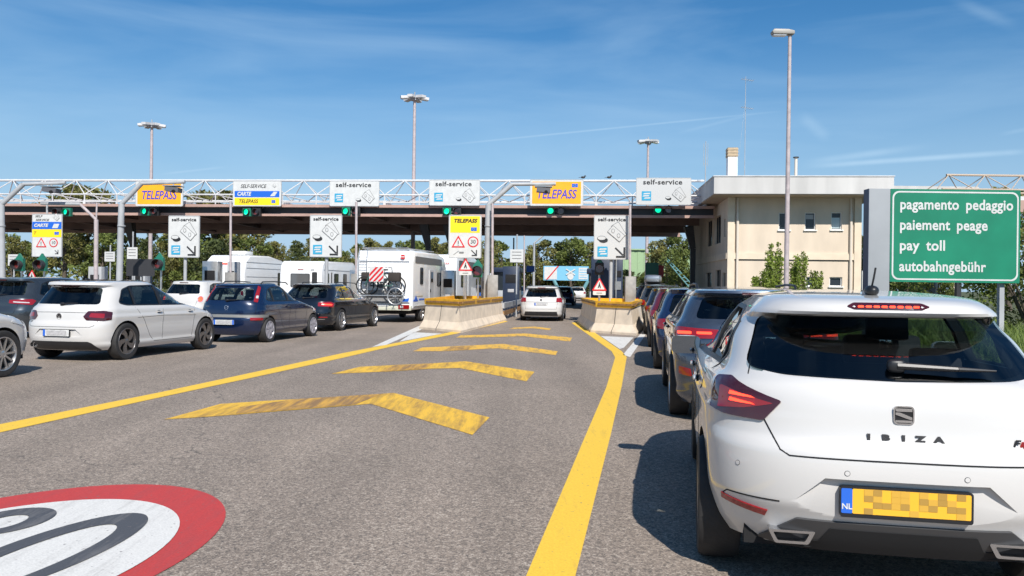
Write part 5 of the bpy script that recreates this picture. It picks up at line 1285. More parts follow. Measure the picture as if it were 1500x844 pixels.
# --- dark blue older hatchback
blue_paint = mat('car paint dark blue', (.003, .012, .046), .25, metal=.2, coat=1); navy_black = mat('car paint black blue', (.006, .008, .014), .2, metal=.3, coat=1); graph = mat('car paint dark grey', (.055, .065, .075), .25, metal=.6, coat=1)
grey_blue = mat('car paint steel grey', (.085, .105, .14), .22, metal=.7, coat=1); blue2 = mat('car paint deep blue', (.01, .025, .08), .2, metal=.4, coat=1); dark_red = mat('car paint dark red', (.16, .012, .02), .22, metal=.3, coat=1); black_paint = mat('car paint black', (.008, .008, .009), .2, coat=1); silver_paint = mat('car paint silver', (.42, .43, .44), .3, metal=.8, coat=1)
CORSA_R = [(0, .10), (.15, .04), (.35, 0), (.5, .0), (.58, .03), (.75, .045), (1.0, .08), (1.5, .20), (1.85, .30), (1.92, .28), (2, .31)]
S = hatch_spec(3.82, .83, 1.44, belt=.95, Rt=CORSA_R, wr=.30, yr=.66, yf=3.15, name='hatchback', paint=blue_paint, label='dark blue old hatchback with tall tail lights and grey bumper strip', cat='car', group=LQ, rim='cover', rim_mat=mat('wheel cover silver', (.40, .39, .43), .4, metal=.4), res=1.0, step=.035,
    lamps=[([(.63, .975), (.735, .96), (.705, 1.33), (.645, 1.36), (.615, 1.30)], tail_red, .014, 'tail_light'), ([(.655, 1.06), (.72, 1.05), (.71, 1.12), (.65, 1.12)], lens_clear, .017, 'indicator_lens'), ([(.60, .545), (.92, .545), (.92, .60), (.60, .605)], tail_red, .016, 'reflector')],
    rear_parts=[([(-1.15, .605), (1.15, .605), (1.15, .675), (-1.15, .675)], mat('grey bumper strip', (.17, .17, .16), .55), .010, 'bumper_strip')], plate=(-.02, .495, 'it'), rgaps=[[(-.72, .90), (-.70, .70), (.70, .70), (.72, .90)]], rails=(.75, 2.2, .50), handle_mat=blue_paint, glass_rear=glass_mid, dark_panes=1)
c = make_car(S); sh = S['shape']; y = sh.rear(0, .82).y; mb = MB(); ringpoly(mb, circ(0, .84, .05), circ(0, .84, .04), y-.008, y+.006, chrome); mb.prism([(-.05, .835), (.012, .842), (-.012, .838), (.05, .845), (-.012, .848), (.012, .85)], y-.008, y-.002, chrome); mb.build('badge', c); text('Opel', .04, chrome, c, (0, y-.006, .765), extrude=.002); text('CORSA', .03, chrome, c, (-.50, sh.rear(-.5, .86).y-.006, .86), extrude=.002, sx=1.2)
q = ground(396, 501.5); place_car(c, .82, .66, q.x, q.y, 10.5)
# --- dark estate
EST_R = [(0, .10), (.15, .03), (.35, 0), (.5, .0), (.62, .03), (.8, .05), (1.0, .10), (1.1, .16), (1.5, .36), (1.82, .52), (1.88, .46), (1.93, .38), (2, .42)]
EST_F = [(0, -.12), (.12, -.04), (.3, 0), (.5, -.02), (.66, -.08), (.8, -.35), (.92, -.85), (1.0, -1.30), (1.06, -1.42), (1.5, -1.9), (1.9, -2.4), (2, -2.6)]
def estate(**k):
    L = k.pop('L', 4.72); S = hatch_spec(L, k.pop('W', .91), k.pop('H', 1.45), belt=k.pop('belt', .94), Rt=k.pop('Rt', EST_R), Ft=EST_F, wr=k.pop('wr', .33), yr=.98, yf=L-.92, **k)
    S['dlo'] = [(.70, S['shape'].belt+.09), (.95, S['shape'].belt+.04), (L-1.44, S['shape'].belt+.015), (L-2.15, S['shape'].Hs-.06), (L-2.9, S['shape'].Hs-.045), (1.2, S['shape'].Hs-.09), (.98, S['shape'].Hs-.16)]; S['panes'] = [(.4, 1.30), (1.35, 2.05), (2.13, 9)]
    return S
S = estate(name='estate_car', paint=navy_black, label='black estate car with chrome window line and lit red tail lights, left of the motorhome', cat='car', group=LQ, rim='ten', rim_mat=rim_silver, rails=(1.2, 2.9, .56), dlo_trim=chrome,
    lamps=[([(.50, .76), (.98, .73), (1.02, .84), (.86, .89), (.50, .87)], tail_red, .012, 'tail_light'), ([(.60, .80), (.92, .785), (.92, .82), (.60, .83)], tail_lit, .016, 'lamp_strip')], rear_parts=[([(-.75, .22), (-.68, .34), (.68, .34), (.75, .22)], black_plastic, .006, 'diffuser'), ([(-.80, .42), (-.55, .42), (-.55, .45), (-.80, .45)], tail_red, .008, 'reflector'), ([(.55, .42), (.80, .42), (.80, .45), (.55, .45)], tail_red, .008, 'reflector'), ([(-.72, .365), (.72, .365), (.72, .385), (-.72, .385)], chrome, .008, 'chrome_strip')], plate=(0, .66, 'eu'))
c = make_car(S); q = ground(501, 484.5); place_car(c, .89, .98, q.x, q.y, 11)
# --- white small round car with red round lamps
S = hatch_spec(4.0, .86, 1.50, belt=.98, Rt=CORSA_R, wr=.32, name='hatchback', paint=white_paint, label='white compact car with rounded red tail light behind the white hatchback', cat='car', group=LQ, rim='ten', lamps=[(circ(.70, .86, .095, 16, .10), chrome, .008, 'lamp_bezel'), (circ(.70, .86, .08, 16, .085), tail_lit, .014, 'tail_light')], plate=(0, .55, 'eu'), res=.8)
c = make_car(S); q = at(262, 440, 27.5); place_car(c, 0, 0, q.x, q.y, 11)
# --- dark grey crossover at the left edge
def suv(L=4.4, H=1.60, belt=1.05, **k):
    k.setdefault('wr', .35); return hatch_spec(L, k.pop('W', .91), H, sill=.24, belt=belt, arch=True, crown=.07, **k)
S = hatch_spec(4.35, .90, 1.52, belt=1.0, name='crossover_car', paint=graph, label='dark grey crossover at the far left behind the white hatchback', cat='car', group=LQ, lamps=[([(.40, .86), (.92, .82), (1.0, .92), (.9, .96), (.40, .94)], tail_red, .012, 'tail_light'), ([(.50, .88), (.85, .86), (.85, .885), (.50, .905)], lens_clear, .016, 'lamp_strip')], res=.8)
c = make_car(S); q = at(44, 470, 20.0); place_car(c, .84, .25, q.x, q.y, 10.5)
# --- white crossover nose at the left edge
S = suv(4.38, 1.60, 1.02, name='crossover_car', paint=white_paint, label='white crossover cut off by the left edge, only front wheel and wing in view', cat='car', group=LQ, rim='ten', rim_mat=rim_silver, yf=3.52, W=.92, res=1.1, headlamp=[(3.66, .80), (3.98, .735), (4.06, .78), (3.98, .86), (3.72, .90)], wr=.345)
S['arch'] = False
c = make_car(S); q = ground(6, 553); place_car(c, .91, 3.52, q.x, q.y, 10.0)
# --- right queue
grey_l = [([(.40, .905), (.90, .89), (.98, .92), (.98, 1.0), (.88, 1.015), (.40, .995)], tail_red, .012, 'tail_light'), ([(.48, .945), (.64, .945), (.64, .97), (.48, .97)], tail_lit, .016, 'lamp_strip'), ([(.70, .942), (.90, .94), (.90, .967), (.70, .97)], tail_lit, .016, 'lamp_strip'), ([(.70, .50), (.88, .52), (.88, .60), (.72, .58)], tail_red, .012, 'reflector')]
S = hatch_spec(4.42, .90, 1.46, belt=1.05, Rt=HATCH_R, name='crossover_car', paint=grey_blue, label='steel grey crossover with lit tail lights directly ahead of the nearest white hatchback', cat='car', group=QG, lamps=grey_l, wr=.345, yr=.80, yf=3.5, res=1.2, step=.03, rails=(1.2, 2.7, .56), rim='five', plate=(0, .62, 'eu'))
c = make_car(S); q0 = at(1328, 742, 3.29); hd = 8.9
def q_at(dist, off=0): return (q0.x+math.sin(R(hd))*dist+math.cos(R(hd))*off, q0.y+math.cos(R(hd))*dist-math.sin(R(hd))*off)
p = q_at(5.2, .16); place_car(c, 0, 0, p[0], p[1], hd)
QC = [(10.6, .05, blue2, 'hatch', 'deep blue hatchback, third car in the right queue'), (15.9, .0, dark_red, 'hatch', 'dark red hatchback, fourth car in the right queue'), (21.2, -.05, black_paint, 'estate', 'black estate car, fifth in the right queue'), (27.0, -.25, graph, 'suv', 'dark grey crossover, sixth in the right queue'), (33.0, -.5, black_paint, 'suvbox', 'black car with a light roof box far ahead in the right queue'), (39.5, -.9, dark_red, 'hatch', 'red car at the head of the right queue'), (46, -1.0, black_paint, 'estate', 'black car under the canopy at the head of the right queue')]
for d_, off, pm_, kd, lab in QC:
    kw = dict(paint=pm_, label=lab, cat='car', group=QG, res=.7, step=.05)
    if kd == 'hatch': S = hatch_spec(4.1, .88, 1.46, name='hatchback', **kw)
    elif kd == 'estate': S = estate(name='estate_car', **kw)
    else: S = suv(4.35, 1.56, 1.02, name='crossover_car', rails=(1.1, 2.9, .56), **kw)
    c = make_car(S); p = q_at(d_, off); place_car(c, 0, 0, p[0], p[1], hd)
    if kd == 'suvbox':
        mb = MB(); selli(mb, (0, 0, .26), (.40, .95, .20), silver_paint, .5, .4); mb.box((0, -.4, .04), (1.1, .05, .05), dark_steel); mb.box((0, .4, .04), (1.1, .05, .05), dark_steel); o = mb.build('roof_box'); o.location = (p[0]+math.sin(R(hd))*1.9, p[1]+math.cos(R(hd))*1.9, 1.56); o.rotation_euler = (0, 0, -R(hd)); tag(o, 'light grey roof box on the black car far up the right queue', 'roof box')
# --- middle lane
S = estate(L=4.66, W=.905, H=1.465, name='estate_car', paint=white_paint, label='white estate car driving into the middle toll lane, seen from behind', cat='car', lamps=[([(.62, .80), (.93, .78), (.97, .97), (.64, .95)], tail_red, .012, 'tail_light')], rear_parts=[([(-.72, .23), (-.66, .40), (.66, .40), (.72, .23)], black_plastic, .006, 'diffuser'), ([(-.16, 1.36), (.16, 1.36), (.16, 1.38), (-.16, 1.38)], tail_red, .006, 'brake_light')], plate=(0, .70, 'eu'), rails=(1.2, 2.8, .56), res=1.0,
    rgaps=[[(-.70, .86), (-.64, .50), (.64, .50), (.70, .86)], [(-.70, .79), (.70, .79)]])
c = make_car(S); sh = S['shape']; y = sh.rear(0, .87).y; mb = MB(); mb.prism(circ(0, .87, .045, 16), y-.01, y+.004, trim_grey); mb.build('badge', c)
q = at(792, 467.5, 33.3); place_car(c, 0, 0, q.x, q.y, 5.5)
# --- cars beyond the toll and one right of the left barrier: one small white hatch copied
kidm = lambda: {k: [c for c in bpy.data.objects if c.parent and c.parent.name == k] for k in {c.parent.name for c in bpy.data.objects if c.parent}}
S = hatch_spec(4.1, .88, 1.45, name='hatchback', paint=white_paint, label='white hatchback driving away beyond the toll, right of the white estate car', cat='car', group=FG, res=.6, step=.06, antenna=None)
far0 = make_car(S); q = at(846, 441, 84); place_car(far0, 0, 0, q.x, q.y, 6); km = kidm()
for px, Y, hd_, pm_, lab in ((829, 100, 6, silver_paint, 'silver hatchback beyond the toll, just left of the driving white one'), (824, 62, 7, blue2, 'dark blue hatchback partly hidden behind the white estate car'), (735, 62, 20, white_paint, 'white hatchback beyond the left barrier, left of the dark tall cabinet'), (697, 50, 14, mat('car paint mid blue', (.03, .10, .32), .25, metal=.3, coat=1), 'blue hatchback behind the left concrete barrier'), (1003, 64, 0, silver_paint, 'pale grey car beyond the head of the right queue'), (742, 74, 35, silver_paint, 'silver hatchback parked beyond the left barrier')):
    t_ = copy_tree(far0, None, km); q = at(px, 430, Y); t_['label'] = lab
    if pm_ is not white_paint: recolour(t_, {white_paint: pm_})
    place_car(t_, 0, 0, q.x, q.y, hd_)

# ------------------------------------------------------------------ caravans and motorhomes
gel = mat('gelcoat white', (.80, .80, .79), .3, coat=.6, noise=.04, nscale=2); awn = mat('awning grey', (.13, .13, .135), .5); gel_grey = mat('gelcoat grey', (.42, .42, .42), .4); acryl = mat('smoked acrylic', (.035, .035, .035), .08, coat=1); alu = mat('aluminium trim', (.5, .5, .5), .35, metal=.7); beige_p = mat('pale bumper', (.55, .55, .45), .5)
def camper(name, label, cat, prof, w_, group, z0=.45):
    """prof: side outline (y, z)"""
    o = empty(name, label=label, cat=cat, group=group); mb = MB(); mb.prism(prof, -w_/2, w_/2, gel, 'yz'); mb.build('body', o, bevel=.10, seg=4); return o
def win(o, x0, x1, z0, z1, face, w_, m=acryl, fr=None, name='window'):
    mb = MB(); cx, cz, a, b = (x0+x1)/2, (z0+z1)/2, x1-x0, z1-z0
    if face == 'rear': mb.prism(rrect(cx, cz, a, b, .06), w_-.02, w_+.02, fr or trim_black); mb.prism(rrect(cx, cz, a-.06, b-.06, .05), w_-.03, w_-.018, m)
    else:
        sg = 1 if face == 'right' else -1; lo, hi = sorted((sg*w_/2-sg*.02, sg*w_/2+sg*.02)); mb.prism(rrect(cx, cz, a, b, .06), lo, hi, fr or trim_black, 'yz'); lo, hi = sorted((sg*w_/2+sg*.018, sg*w_/2+sg*.03)); mb.prism(rrect(cx, cz, a-.06, b-.06, .05), lo, hi, m, 'yz')
    return mb.build(name, o)
def axle(o, y, w_, r=.32, rim='cover'):
    for sg in (1, -1): wheel(o, sg*(w_/2-.14), y, r, sg, rim, rim_silver)
def rear_lamps(o, w_, z, y=0, horizontal=True):
    for sg in (1, -1):
        mb = MB(); P = rrect(sg*(w_/2-.30), z, .42, .15, .03) if horizontal else rrect(sg*(w_/2-.12), z, .12, .4, .03); mb.prism(P, y-.05, y+.02, tail_red); mb.prism(rrect(sg*(w_/2-.38), z, .12, .09, .01), y-.056, y-.048, lens_clear) if horizontal else None; mb.build('tail_light', o)
# motorhome with bicycles
W1 = 2.2; o = camper('motorhome', 'white motorhome with two bicycles and a red striped board on its back', 'motorhome', [(0, .48), (-.03, .9), (-.02, 2.3), (.15, 2.72), (3.9, 2.74), (4.9, 2.60), (5.35, 2.15), (4.95, 1.75), (4.6, 1.70), (4.6, .48)], W1, LQ)
mb = MB(); mb.prism([(4.55, .42), (6.2, .42), (6.3, .95), (5.7, 1.15), (5.1, 1.78), (4.55, 1.75)], -.95, .95, gel, 'yz'); mb.build('cab', o, bevel=.06)
mb = MB(); mb.prism([(4.8, 1.15), (5.55, 1.15), (5.1, 1.66), (4.8, 1.66)], .945, .965, acryl, 'yz'); mb.build('cab_window', o)
win(o, 1.0, 1.42, 1.45, 2.1, 'right', W1); win(o, 3.65, 4.3, 1.4, 1.95, 'right', W1)
mb = MB(); mb.box((W1/2+.01, 2.7, 1.25), (.03, .62, 1.55), gel_grey); mb.box((W1/2+.03, 2.7, 1.75), (.02, .3, .4), acryl); mb.box((W1/2+.035, 2.47, 1.2), (.03, .05, .12), trim_black); mb.build('door', o)
mb = MB(); mb.prism(rrect(2.35, 2.38, 4.1, .26, .04), W1/2+.0, W1/2+.012, awn, 'yz'); mb.build('side_panel', o)
mb = MB(); mb.box((W1/2+.02, 1.9, .62), (.03, 3.5, .03), alu); mb.box((W1/2+.01, 3.6, .50), (.03, .5, .2), dark_steel); mb.build('side_rail', o)
mb = MB(); mb.prism([(.1, .80), (.75, .80), (.55, .95), (.45, 1.02), (.25, .88), (.12, .86)], W1/2, W1/2+.008, sign_blue, 'yz'); mb.prism([(.9, .84), (1.8, .84), (1.8, .90), (.9, .90)], W1/2, W1/2+.008, sign_blue, 'yz'); mb.prism([(.3, 1.0), (1.4, .98), (1.4, 1.01)], W1/2, W1/2+.008, mat('decal ochre', (.5, .33, .08), .5), 'yz'); mb.prism([(.55, .80), (.95, .80), (.98, .93), (.70, .86)], -.062, -.03, sign_blue); mb.build('blue_decal', o)
mb = MB(); mb.box((0, -.03, .56), (W1-.06, .16, .20), beige_p); mb.build('bumper', o, bevel=.03); mb = MB(); mb.box((0, -.05, 2.30), (W1-.25, .02, .02), alu); mb.box((0, -.05, .76), (W1-.2, .02, .02), alu); mb.build('seam_trim', o)
rear_lamps(o, W1, .60, -.09); axle(o, 1.5, W1); axle(o, 5.3, 2.0)
mb = MB(); mb.box((0, 2.5, .42), (1.7, 4.5, .2), dark_void); mb.build('chassis', o)
mb = MB()
for sx in (-1, 1): mb.tube([(sx*.9, .1, 2.78), (sx*.9, 3.8, 2.82)], .022, alu, 6)
for y in (.12, 1.4, 2.8): mb.tube([(-.9, y, 2.80), (.9, y, 2.80)], .022, alu, 6)
mb.build('roof_rack', o); mb = MB()
for sx in (-.98, -.66): mb.tube([(sx, -.10, 1.0), (sx, -.12, 2.3), (sx, -.02, 2.78)], .018, alu, 6)
for k in range(8): mb.tube([(-.98, -.12, 1.05+k*.2), (-.66, -.12, 1.05+k*.2)], .013, alu, 5)
mb.build('ladder', o)
mb = MB(); selli(mb, (1.33, 5.05, 1.42), (.11, .10, .19), trim_black, .5, .6); mb.box((1.12, 5.05, 1.35), (.35, .04, .04), trim_black); mb.build('side_mirror', o)
y = -.065; mb = MB(); mb.prism(circ(.72, 2.47, .09, 24, .085), y-.012, y+.03, sign_red); mb.prism(rrect(.72, 2.47, .17, .035, .005, 1), y-.016, y-.011, sign_white); mb.build('badge', o)
mb = MB(); mb.prism(rrect(-.05, .66, .52, .11, .01), -.125, -.11, plate_white); mb.build('licence_plate', o)
# bicycle carrier
mb = MB()
for y_, z_ in ((-.2, 1.02), (-.45, 1.02)): mb.box((0, y_, z_), (1.75, .09, .03), alu)
for sx in (-.55, .55): mb.tube([(sx, -.04, .85), (sx, -.62, 1.0)], .018, alu, 6); mb.tube([(sx, -.04, 1.9), (sx, -.3, 1.85), (sx, -.35, 1.0)], .016, alu, 6)
mb.tube([(-.55, -.3, 1.85), (.55, -.3, 1.85)], .016, alu, 6); mb.prism(rrect(0, .98, 1.45, .46, .03), -.16, -.13, mat('carrier board', (.22, .215, .21), .6, noise=.15)); mb.build('bicycle_carrier', o)
camper1 = o
q = at(604, 470, 30.6); place_car(o, W1/2, 0, q.x, q.y, 9)
def torus(mb, c, r, t, m, n=36, k=8):
    vs = []; 
    for i in range(n):
        a = 2*math.pi*i/n
        for j in range(k): b = 2*math.pi*j/k; vs.append((c[0]+(r+t*math.cos(b))*math.cos(a), c[1]+t*math.sin(b), c[2]+(r+t*math.cos(b))*math.sin(a)))
    mb.add(vs, [(i*k+j, i*k+(j+1) % k, ((i+1) % n)*k+(j+1) % k, ((i+1) % n)*k+j) for i in range(n) for j in range(k)], m, True)
def bicycle(label, fm, flip, lx, ly, lz):
    b = empty('bicycle', label=label, cat='bicycle', group='bicycles on the motorhome carrier'); s = -1 if flip else 1
    for sx in (-.53, .53):
        mb = MB(); torus(mb, (0, 0, 0), .335, .022, tyre_m); w = mb.build('wheel', b); w.location = (sx, 0, .355)
        mb = MB(); torus(mb, (0, 0, 0), .312, .009, dark_steel, 30, 5)
        for k in range(16): a = k*math.pi/8; mb.cyl((0, 0, 0), (.31*math.cos(a), 0, .31*math.sin(a)), .0025, n=3, m=dark_steel, caps=False)
        mb.cyl((0, -.04, 0), (0, .04, 0), .025, n=8, m=alu); mb.build('rim', w)
    mb = MB(); bb = (-.08*s, 0, .33); st = (-.20*s, 0, .78); hd_ = (.36*s, 0, .80)
    for a, c_ in ((bb, st), (bb, hd_), (st, hd_), (bb, (-.53*s, 0, .355)), (st, (-.53*s, 0, .355)), (hd_, (.53*s, 0, .355))): mb.tube([a, c_], .02, fm, 8)
    mb.tube([(.36*s, 0, .80), (.33*s, 0, .98)], .015, fm, 8); mb.build('frame', b)
    mb = MB(); mb.tube([(.33*s, 0, .98), (.33*s, 0, 1.02), (.16*s, 0, 1.05), (.08*s, 0, 1.03)], .013, trim_black, 6); mb.tube([(.33*s, -.25, 1.02), (.33*s, .1, 1.02)], .012, trim_black, 6); mb.build('handlebar', b)
    mb = MB(); mb.cyl(st, (-.225*s, 0, .92), .014, n=8, m=trim_black); selli(mb, (-.23*s, 0, .94), (.13, .06, .03), trim_black); mb.build('saddle', b)
    mb = MB(); mb.cyl((bb[0], -.02, bb[2]), (bb[0], .02, bb[2]), .09, n=18, m=dark_steel); mb.tube([(bb[0]-.12, -.04, .25), (bb[0]+.12, .04, .41)], .012, dark_steel, 6); mb.build('crank', b)
    mb = MB(); mb.box((-.60*s, 0, .68), (.46, .26, .34), mat('pannier cloth', (.035, .028, .024), .85)); mb.build('pannier', b, bevel=.05)
    a = camper1.rotation_euler[2]; c_, s_ = math.cos(a), math.sin(a); L0 = camper1.location
    b.location = (L0[0]+lx*c_-ly*s_, L0[1]+lx*s_+ly*c_, lz); b.rotation_euler = (0, 0, a); return b
bicycle('black bicycle with pannier nearest the motorhome rear wall', dark_steel, False, .02, -.22, 1.03); bicycle('greenish bicycle on the outer rail of the carrier', mat('bike green', (.03, .10, .08), .4), True, -.06, -.47, 1.03)
mb = MB(); Wd_ = .55; mb.prism(rrect(0, 0, Wd_, Wd_, .02), 0, .012, sign_white)
for k in range(-1, 3): 
    x0 = -Wd_/2+k*.19-.06; P = [(x0, -Wd_/2+.01), (x0+.10, -Wd_/2+.01), (x0+.10+.5, Wd_/2-.01), (x0+.5, Wd_/2-.01)]; P = clipx(P, -Wd_/2+.01, Wd_/2-.01)
    if len(P) > 2: mb.prism(P, -.004, .001, sign_red)
b = mb.build('striped_board'); a = camper1.rotation_euler[2]; L0 = camper1.location; b.location = (L0[0]+(-.08)*math.cos(a)+.72*math.sin(a), L0[1]+(-.08)*math.sin(a)-.72*math.cos(a), 1.80); b.rotation_euler = (0, 0, a); tag(b, 'red and white diagonally striped warning board hung over the bicycles', 'warning board')
mb = MB(); torus(mb, (0, 0, 0), .30, .02, alu); 
for k in range(12): aa = k*math.pi/6; mb.cyl((0, 0, 0), (.29*math.cos(aa), 0, .29*math.sin(aa)), .003, n=3, m=alu, caps=False)
b = mb.build('spare_bicycle_wheel'); b.location = (L0[0]+.62*math.cos(a)+.60*math.sin(a), L0[1]+.62*math.sin(a)-.60*math.cos(a), 1.0); b.rotation_euler = (0, .0, a); tag(b, 'pale loose bicycle wheel hooked low on the carrier', 'bicycle wheel')
# second motorhome ahead
W2 = 2.25; o = camper('motorhome', 'second white motorhome with red lettering, ahead of the one with bicycles', 'motorhome', [(0, .48), (-.03, .9), (-.02, 2.55), (.15, 2.92), (4.2, 2.95), (5.2, 2.78), (5.6, 2.3), (5.2, 1.8), (4.8, 1.7), (4.8, .48)], W2, LQ)
win(o, -.35, .72, 1.35, 2.1, 'rear', -.05, mat('lavender reflection glass', (.10, .10, .20), .1, coat=1)); win(o, 1.0, 1.6, 1.35, 2.0, 'right', W2); mb = MB(); mb.prism(rrect(2.5, 2.45, 4.0, .4, .04), W2/2, W2/2+.012, awn, 'yz'); mb.build('side_panel', o)
mb = MB(); mb.box((W2/2+.01, 3.0, 1.3), (.03, .62, 1.6), gel_grey); mb.build('door', o); rear_lamps(o, W2, .75, -.05, False); axle(o, 1.6, W2); axle(o, 5.4, 2.0)
text('BENIMAR', .14, sign_red, o, (.45, -.06, 2.48), extrude=.003, sx=1.2); mb = MB(); mb.prism([(4.8, .42), (6.4, .42), (6.5, .95), (5.9, 1.15), (5.3, 1.85), (4.8, 1.75)], -.95, .95, gel, 'yz'); mb.build('cab', o, bevel=.06)
for zz in (.85, .95, 1.05): mb = MB(); mb.box((.93, -.05, zz), (.2, .02, .05), mat('pale red stripe', (.5, .12, .12), .5)); mb.build('stripe', o)
q = at(668, 455, 39.5); place_car(o, W2/2, 0, q.x, q.y, 9)
# caravan with two rear windows
W3 = 2.2; o = camper('caravan', 'white caravan with wide dark rear window, behind the dark cars', 'caravan', [(.05, .42), (0, .9), (.02, 1.9), (.12, 2.35), (.35, 2.55), (4.6, 2.60), (5.0, 2.4), (5.25, 1.2), (5.1, .42)], W3, LQ)
win(o, -.50, .50, 1.25, 1.92, 'rear', -.005, mat('caravan glass', (.10, .10, .10), .1, coat=1)); win(o, .62, .88, 1.25, 2.0, 'rear', .0); win(o, -.98, -.72, 1.25, 2.0, 'rear', .0) if False else None
for y0, y1 in ((.5, 1.0), (1.7, 2.3), (3.0, 3.5), (4.0, 4.7)): win(o, y0, y1, 1.3, 1.95, 'right', W3)
mb = MB(); mb.box((0, .05, 2.12), (.3, .04, .03), tail_red); mb.build('brake_light', o); rear_lamps(o, W3, .75, 0); axle(o, 2.6, W3)
text('adria', .10, ink_line, o, (.62, .03, 2.12), extrude=.003, bold=.003); mb = MB(); mb.tube([(W3/2+.03, 1.3, 1.2), (W3/2+.03, 1.3, 2.0)], .03, dark_steel, 6); mb.build('grab_rail', o); mb = MB(); mb.prism(rrect(2.6, 2.12, 4.6, .03, .01), W3/2, W3/2+.012, gel_grey, 'yz'); mb.prism(rrect(2.6, 1.1, 4.6, .03, .01), W3/2, W3/2+.012, gel_grey, 'yz'); mb.build('side_groove', o)
q = at(470, 455, 40.5); place_car(o, W3/2, 0, q.x, q.y, 9)
# first van-like motorhome at the left
W4 = 2.2; o = camper('caravan', 'white caravan with rounded roof and narrow dark rear window, left of the other caravan', 'caravan', [(.25, .5), (.10, 1.0), (.05, 1.9), (.25, 2.55), (.7, 2.86), (3.0, 2.90), (4.6, 2.70), (5.6, 2.2), (5.9, 1.2), (5.8, .5)], W4, LQ)
win(o, -.75, -.35, 1.35, 2.1, 'rear', .05, fr=gel); mb = MB(); 
for z in (2.5, 2.2, 1.75): mb.prism(rrect(2.4, z, 4.2, .025, .01), W4/2, W4/2+.012, gel_grey, 'yz')
mb.build('side_groove', o); win(o, 4.0, 4.6, 1.3, 2.0, 'right', W4); mb = MB(); mb.box((0, .15, 2.42), (.25, .06, .04), tail_lit); mb.build('brake_light', o); rear_lamps(o, W4, .8, .12, False); axle(o, 2.6, W4); mb = MB(); mb.box((0, 2, 3.02), (.8, .9, .2), gel); mb.build('roof_hatch', o, bevel=.04)
q = at(356, 455, 42.0); place_car(o, W4/2, 0, q.x, q.y, 9)
# ------------------------------------------------------------------ greenery
def leaf_mat(name, col, var=.35):
    m = bpy.data.materials.new(name); m.use_nodes = True; t = m.node_tree; b = t.nodes['Principled BSDF']; b.inputs['Roughness'].default_value = .55; b.inputs['Specular IOR Level'].default_value = .3
    tc = t.nodes.new('ShaderNodeTexCoord'); n = t.nodes.new('ShaderNodeTexNoise'); n.inputs['Scale'].default_value = 1.3; n.inputs['Detail'].default_value = 3
    t.links.new(tc.outputs['Object'], n.inputs['Vector']); r = t.nodes.new('ShaderNodeValToRGB'); e = r.color_ramp.elements
    e[0].position = .35; e[1].position = .68; e[0].color = (*[c*(1-var) for c in col], 1); e[1].color = (col[0]*(1+var*1.3), col[1]*(1+var), col[2]*(1+var*.5), 1)
    t.links.new(n.outputs['Fac'], r.inputs[0]); t.links.new(r.outputs[0], b.inputs['Base Color'])
    tr = t.nodes.new('ShaderNodeBsdfTranslucent'); t.links.new(r.outputs[0], tr.inputs['Color']); mx = t.nodes.new('ShaderNodeMixShader'); mx.inputs[0].default_value = .3
    t.links.new(b.outputs[0], mx.inputs[1]); t.links.new(tr.outputs[0], mx.inputs[2]); t.links.new(mx.outputs[0], t.nodes['Material Output'].inputs['Surface']); return m
lv_olive = leaf_mat('olive leaves', (.19, .19, .065)); lv_mid = leaf_mat('green leaves', (.14, .18, .05)); lv_dark = leaf_mat('dark leaves', (.085, .11, .04)); lv_bright = leaf_mat('fresh leaves', (.19, .26, .05)); lv_red = leaf_mat('rusty leaves', (.13, .085, .035))
bark = mat('bark', (.10, .08, .06), .9, noise=.3, bump=.5)
def leaves(mb, rnd, c, r, n, s, m, flat=.75, shell=.35):
    for _ in range(n):
        d = Vector((rnd.gauss(0, 1), rnd.gauss(0, 1), rnd.gauss(0, 1))).normalized(); k = r*(shell+(1-shell)*rnd.random()**.6)
        p = Vector(c)+Vector((d.x*k, d.y*k, d.z*k*flat)); a = Vector((rnd.gauss(0, 1), rnd.gauss(0, 1), rnd.gauss(0, 1))).normalized(); b = a.orthogonal().normalized(); q = s*(.6+.8*rnd.random())
        b = (Matrix.Rotation(rnd.random()*6.28, 3, a) @ b); e = a.cross(b)
        mb.add([p-b*q, p+e*q*.45, p+b*q, p-e*q*.45], [(0, 1, 2, 3)], m)
def tree_proto(seed, h, r, m, n=2600, leaf=.17, name='broadleaf_tree', blobs=16, low=.25):
    rnd = random.Random(seed); root = empty(name); mb = MB(); tips = []
    mb.tube([(0, 0, 0), (.1, 0, h*.25), (0, .1, h*.5), (.05, 0, h*.8)], .2, bark, 8, rr=[h*.022, h*.017, h*.012, h*.004])
    for k in range(blobs):
        zz = h*(low+(.95-low)*(k+.5)/blobs); prof = math.sin(math.pi*min(1, max(.12, (zz/h-low+.12)/(1.12-low))))**.7; a = rnd.random()*6.28; rr = r*prof*(.25+.55*rnd.random())
        tip = Vector((rr*math.cos(a), rr*math.sin(a), zz)); tips.append((tip, r*(.30+.22*rnd.random())*max(.5, prof)))
        mb.tube([(0, 0, max(h*.15, zz-rr*.8)), tip*.6+Vector((0, 0, zz*.35)), tip], .05, bark, 5, rr=[h*.008, h*.005, h*.002])
    mb.build('trunk', root, fix=False); mb = MB()
    for c, rr in tips: leaves(mb, rnd, c, rr, n//blobs, leaf, m)
    mb.build('crown', root, fix=False); return root
protos = [tree_proto(1, 9, 3.6, lv_olive, 3600, .20), tree_proto(2, 8, 3.2, lv_mid, 3400, .19), tree_proto(3, 10, 3.0, lv_olive, 3400, .19, blobs=20), tree_proto(4, 7, 3.4, lv_dark, 3200, .19, low=.12), tree_proto(5, 8, 3.3, lv_mid, 3600, .20, low=.1), tree_proto(6, 11, 2.8, lv_dark, 3600, .19, blobs=22, low=.08)]
kidmap = {}
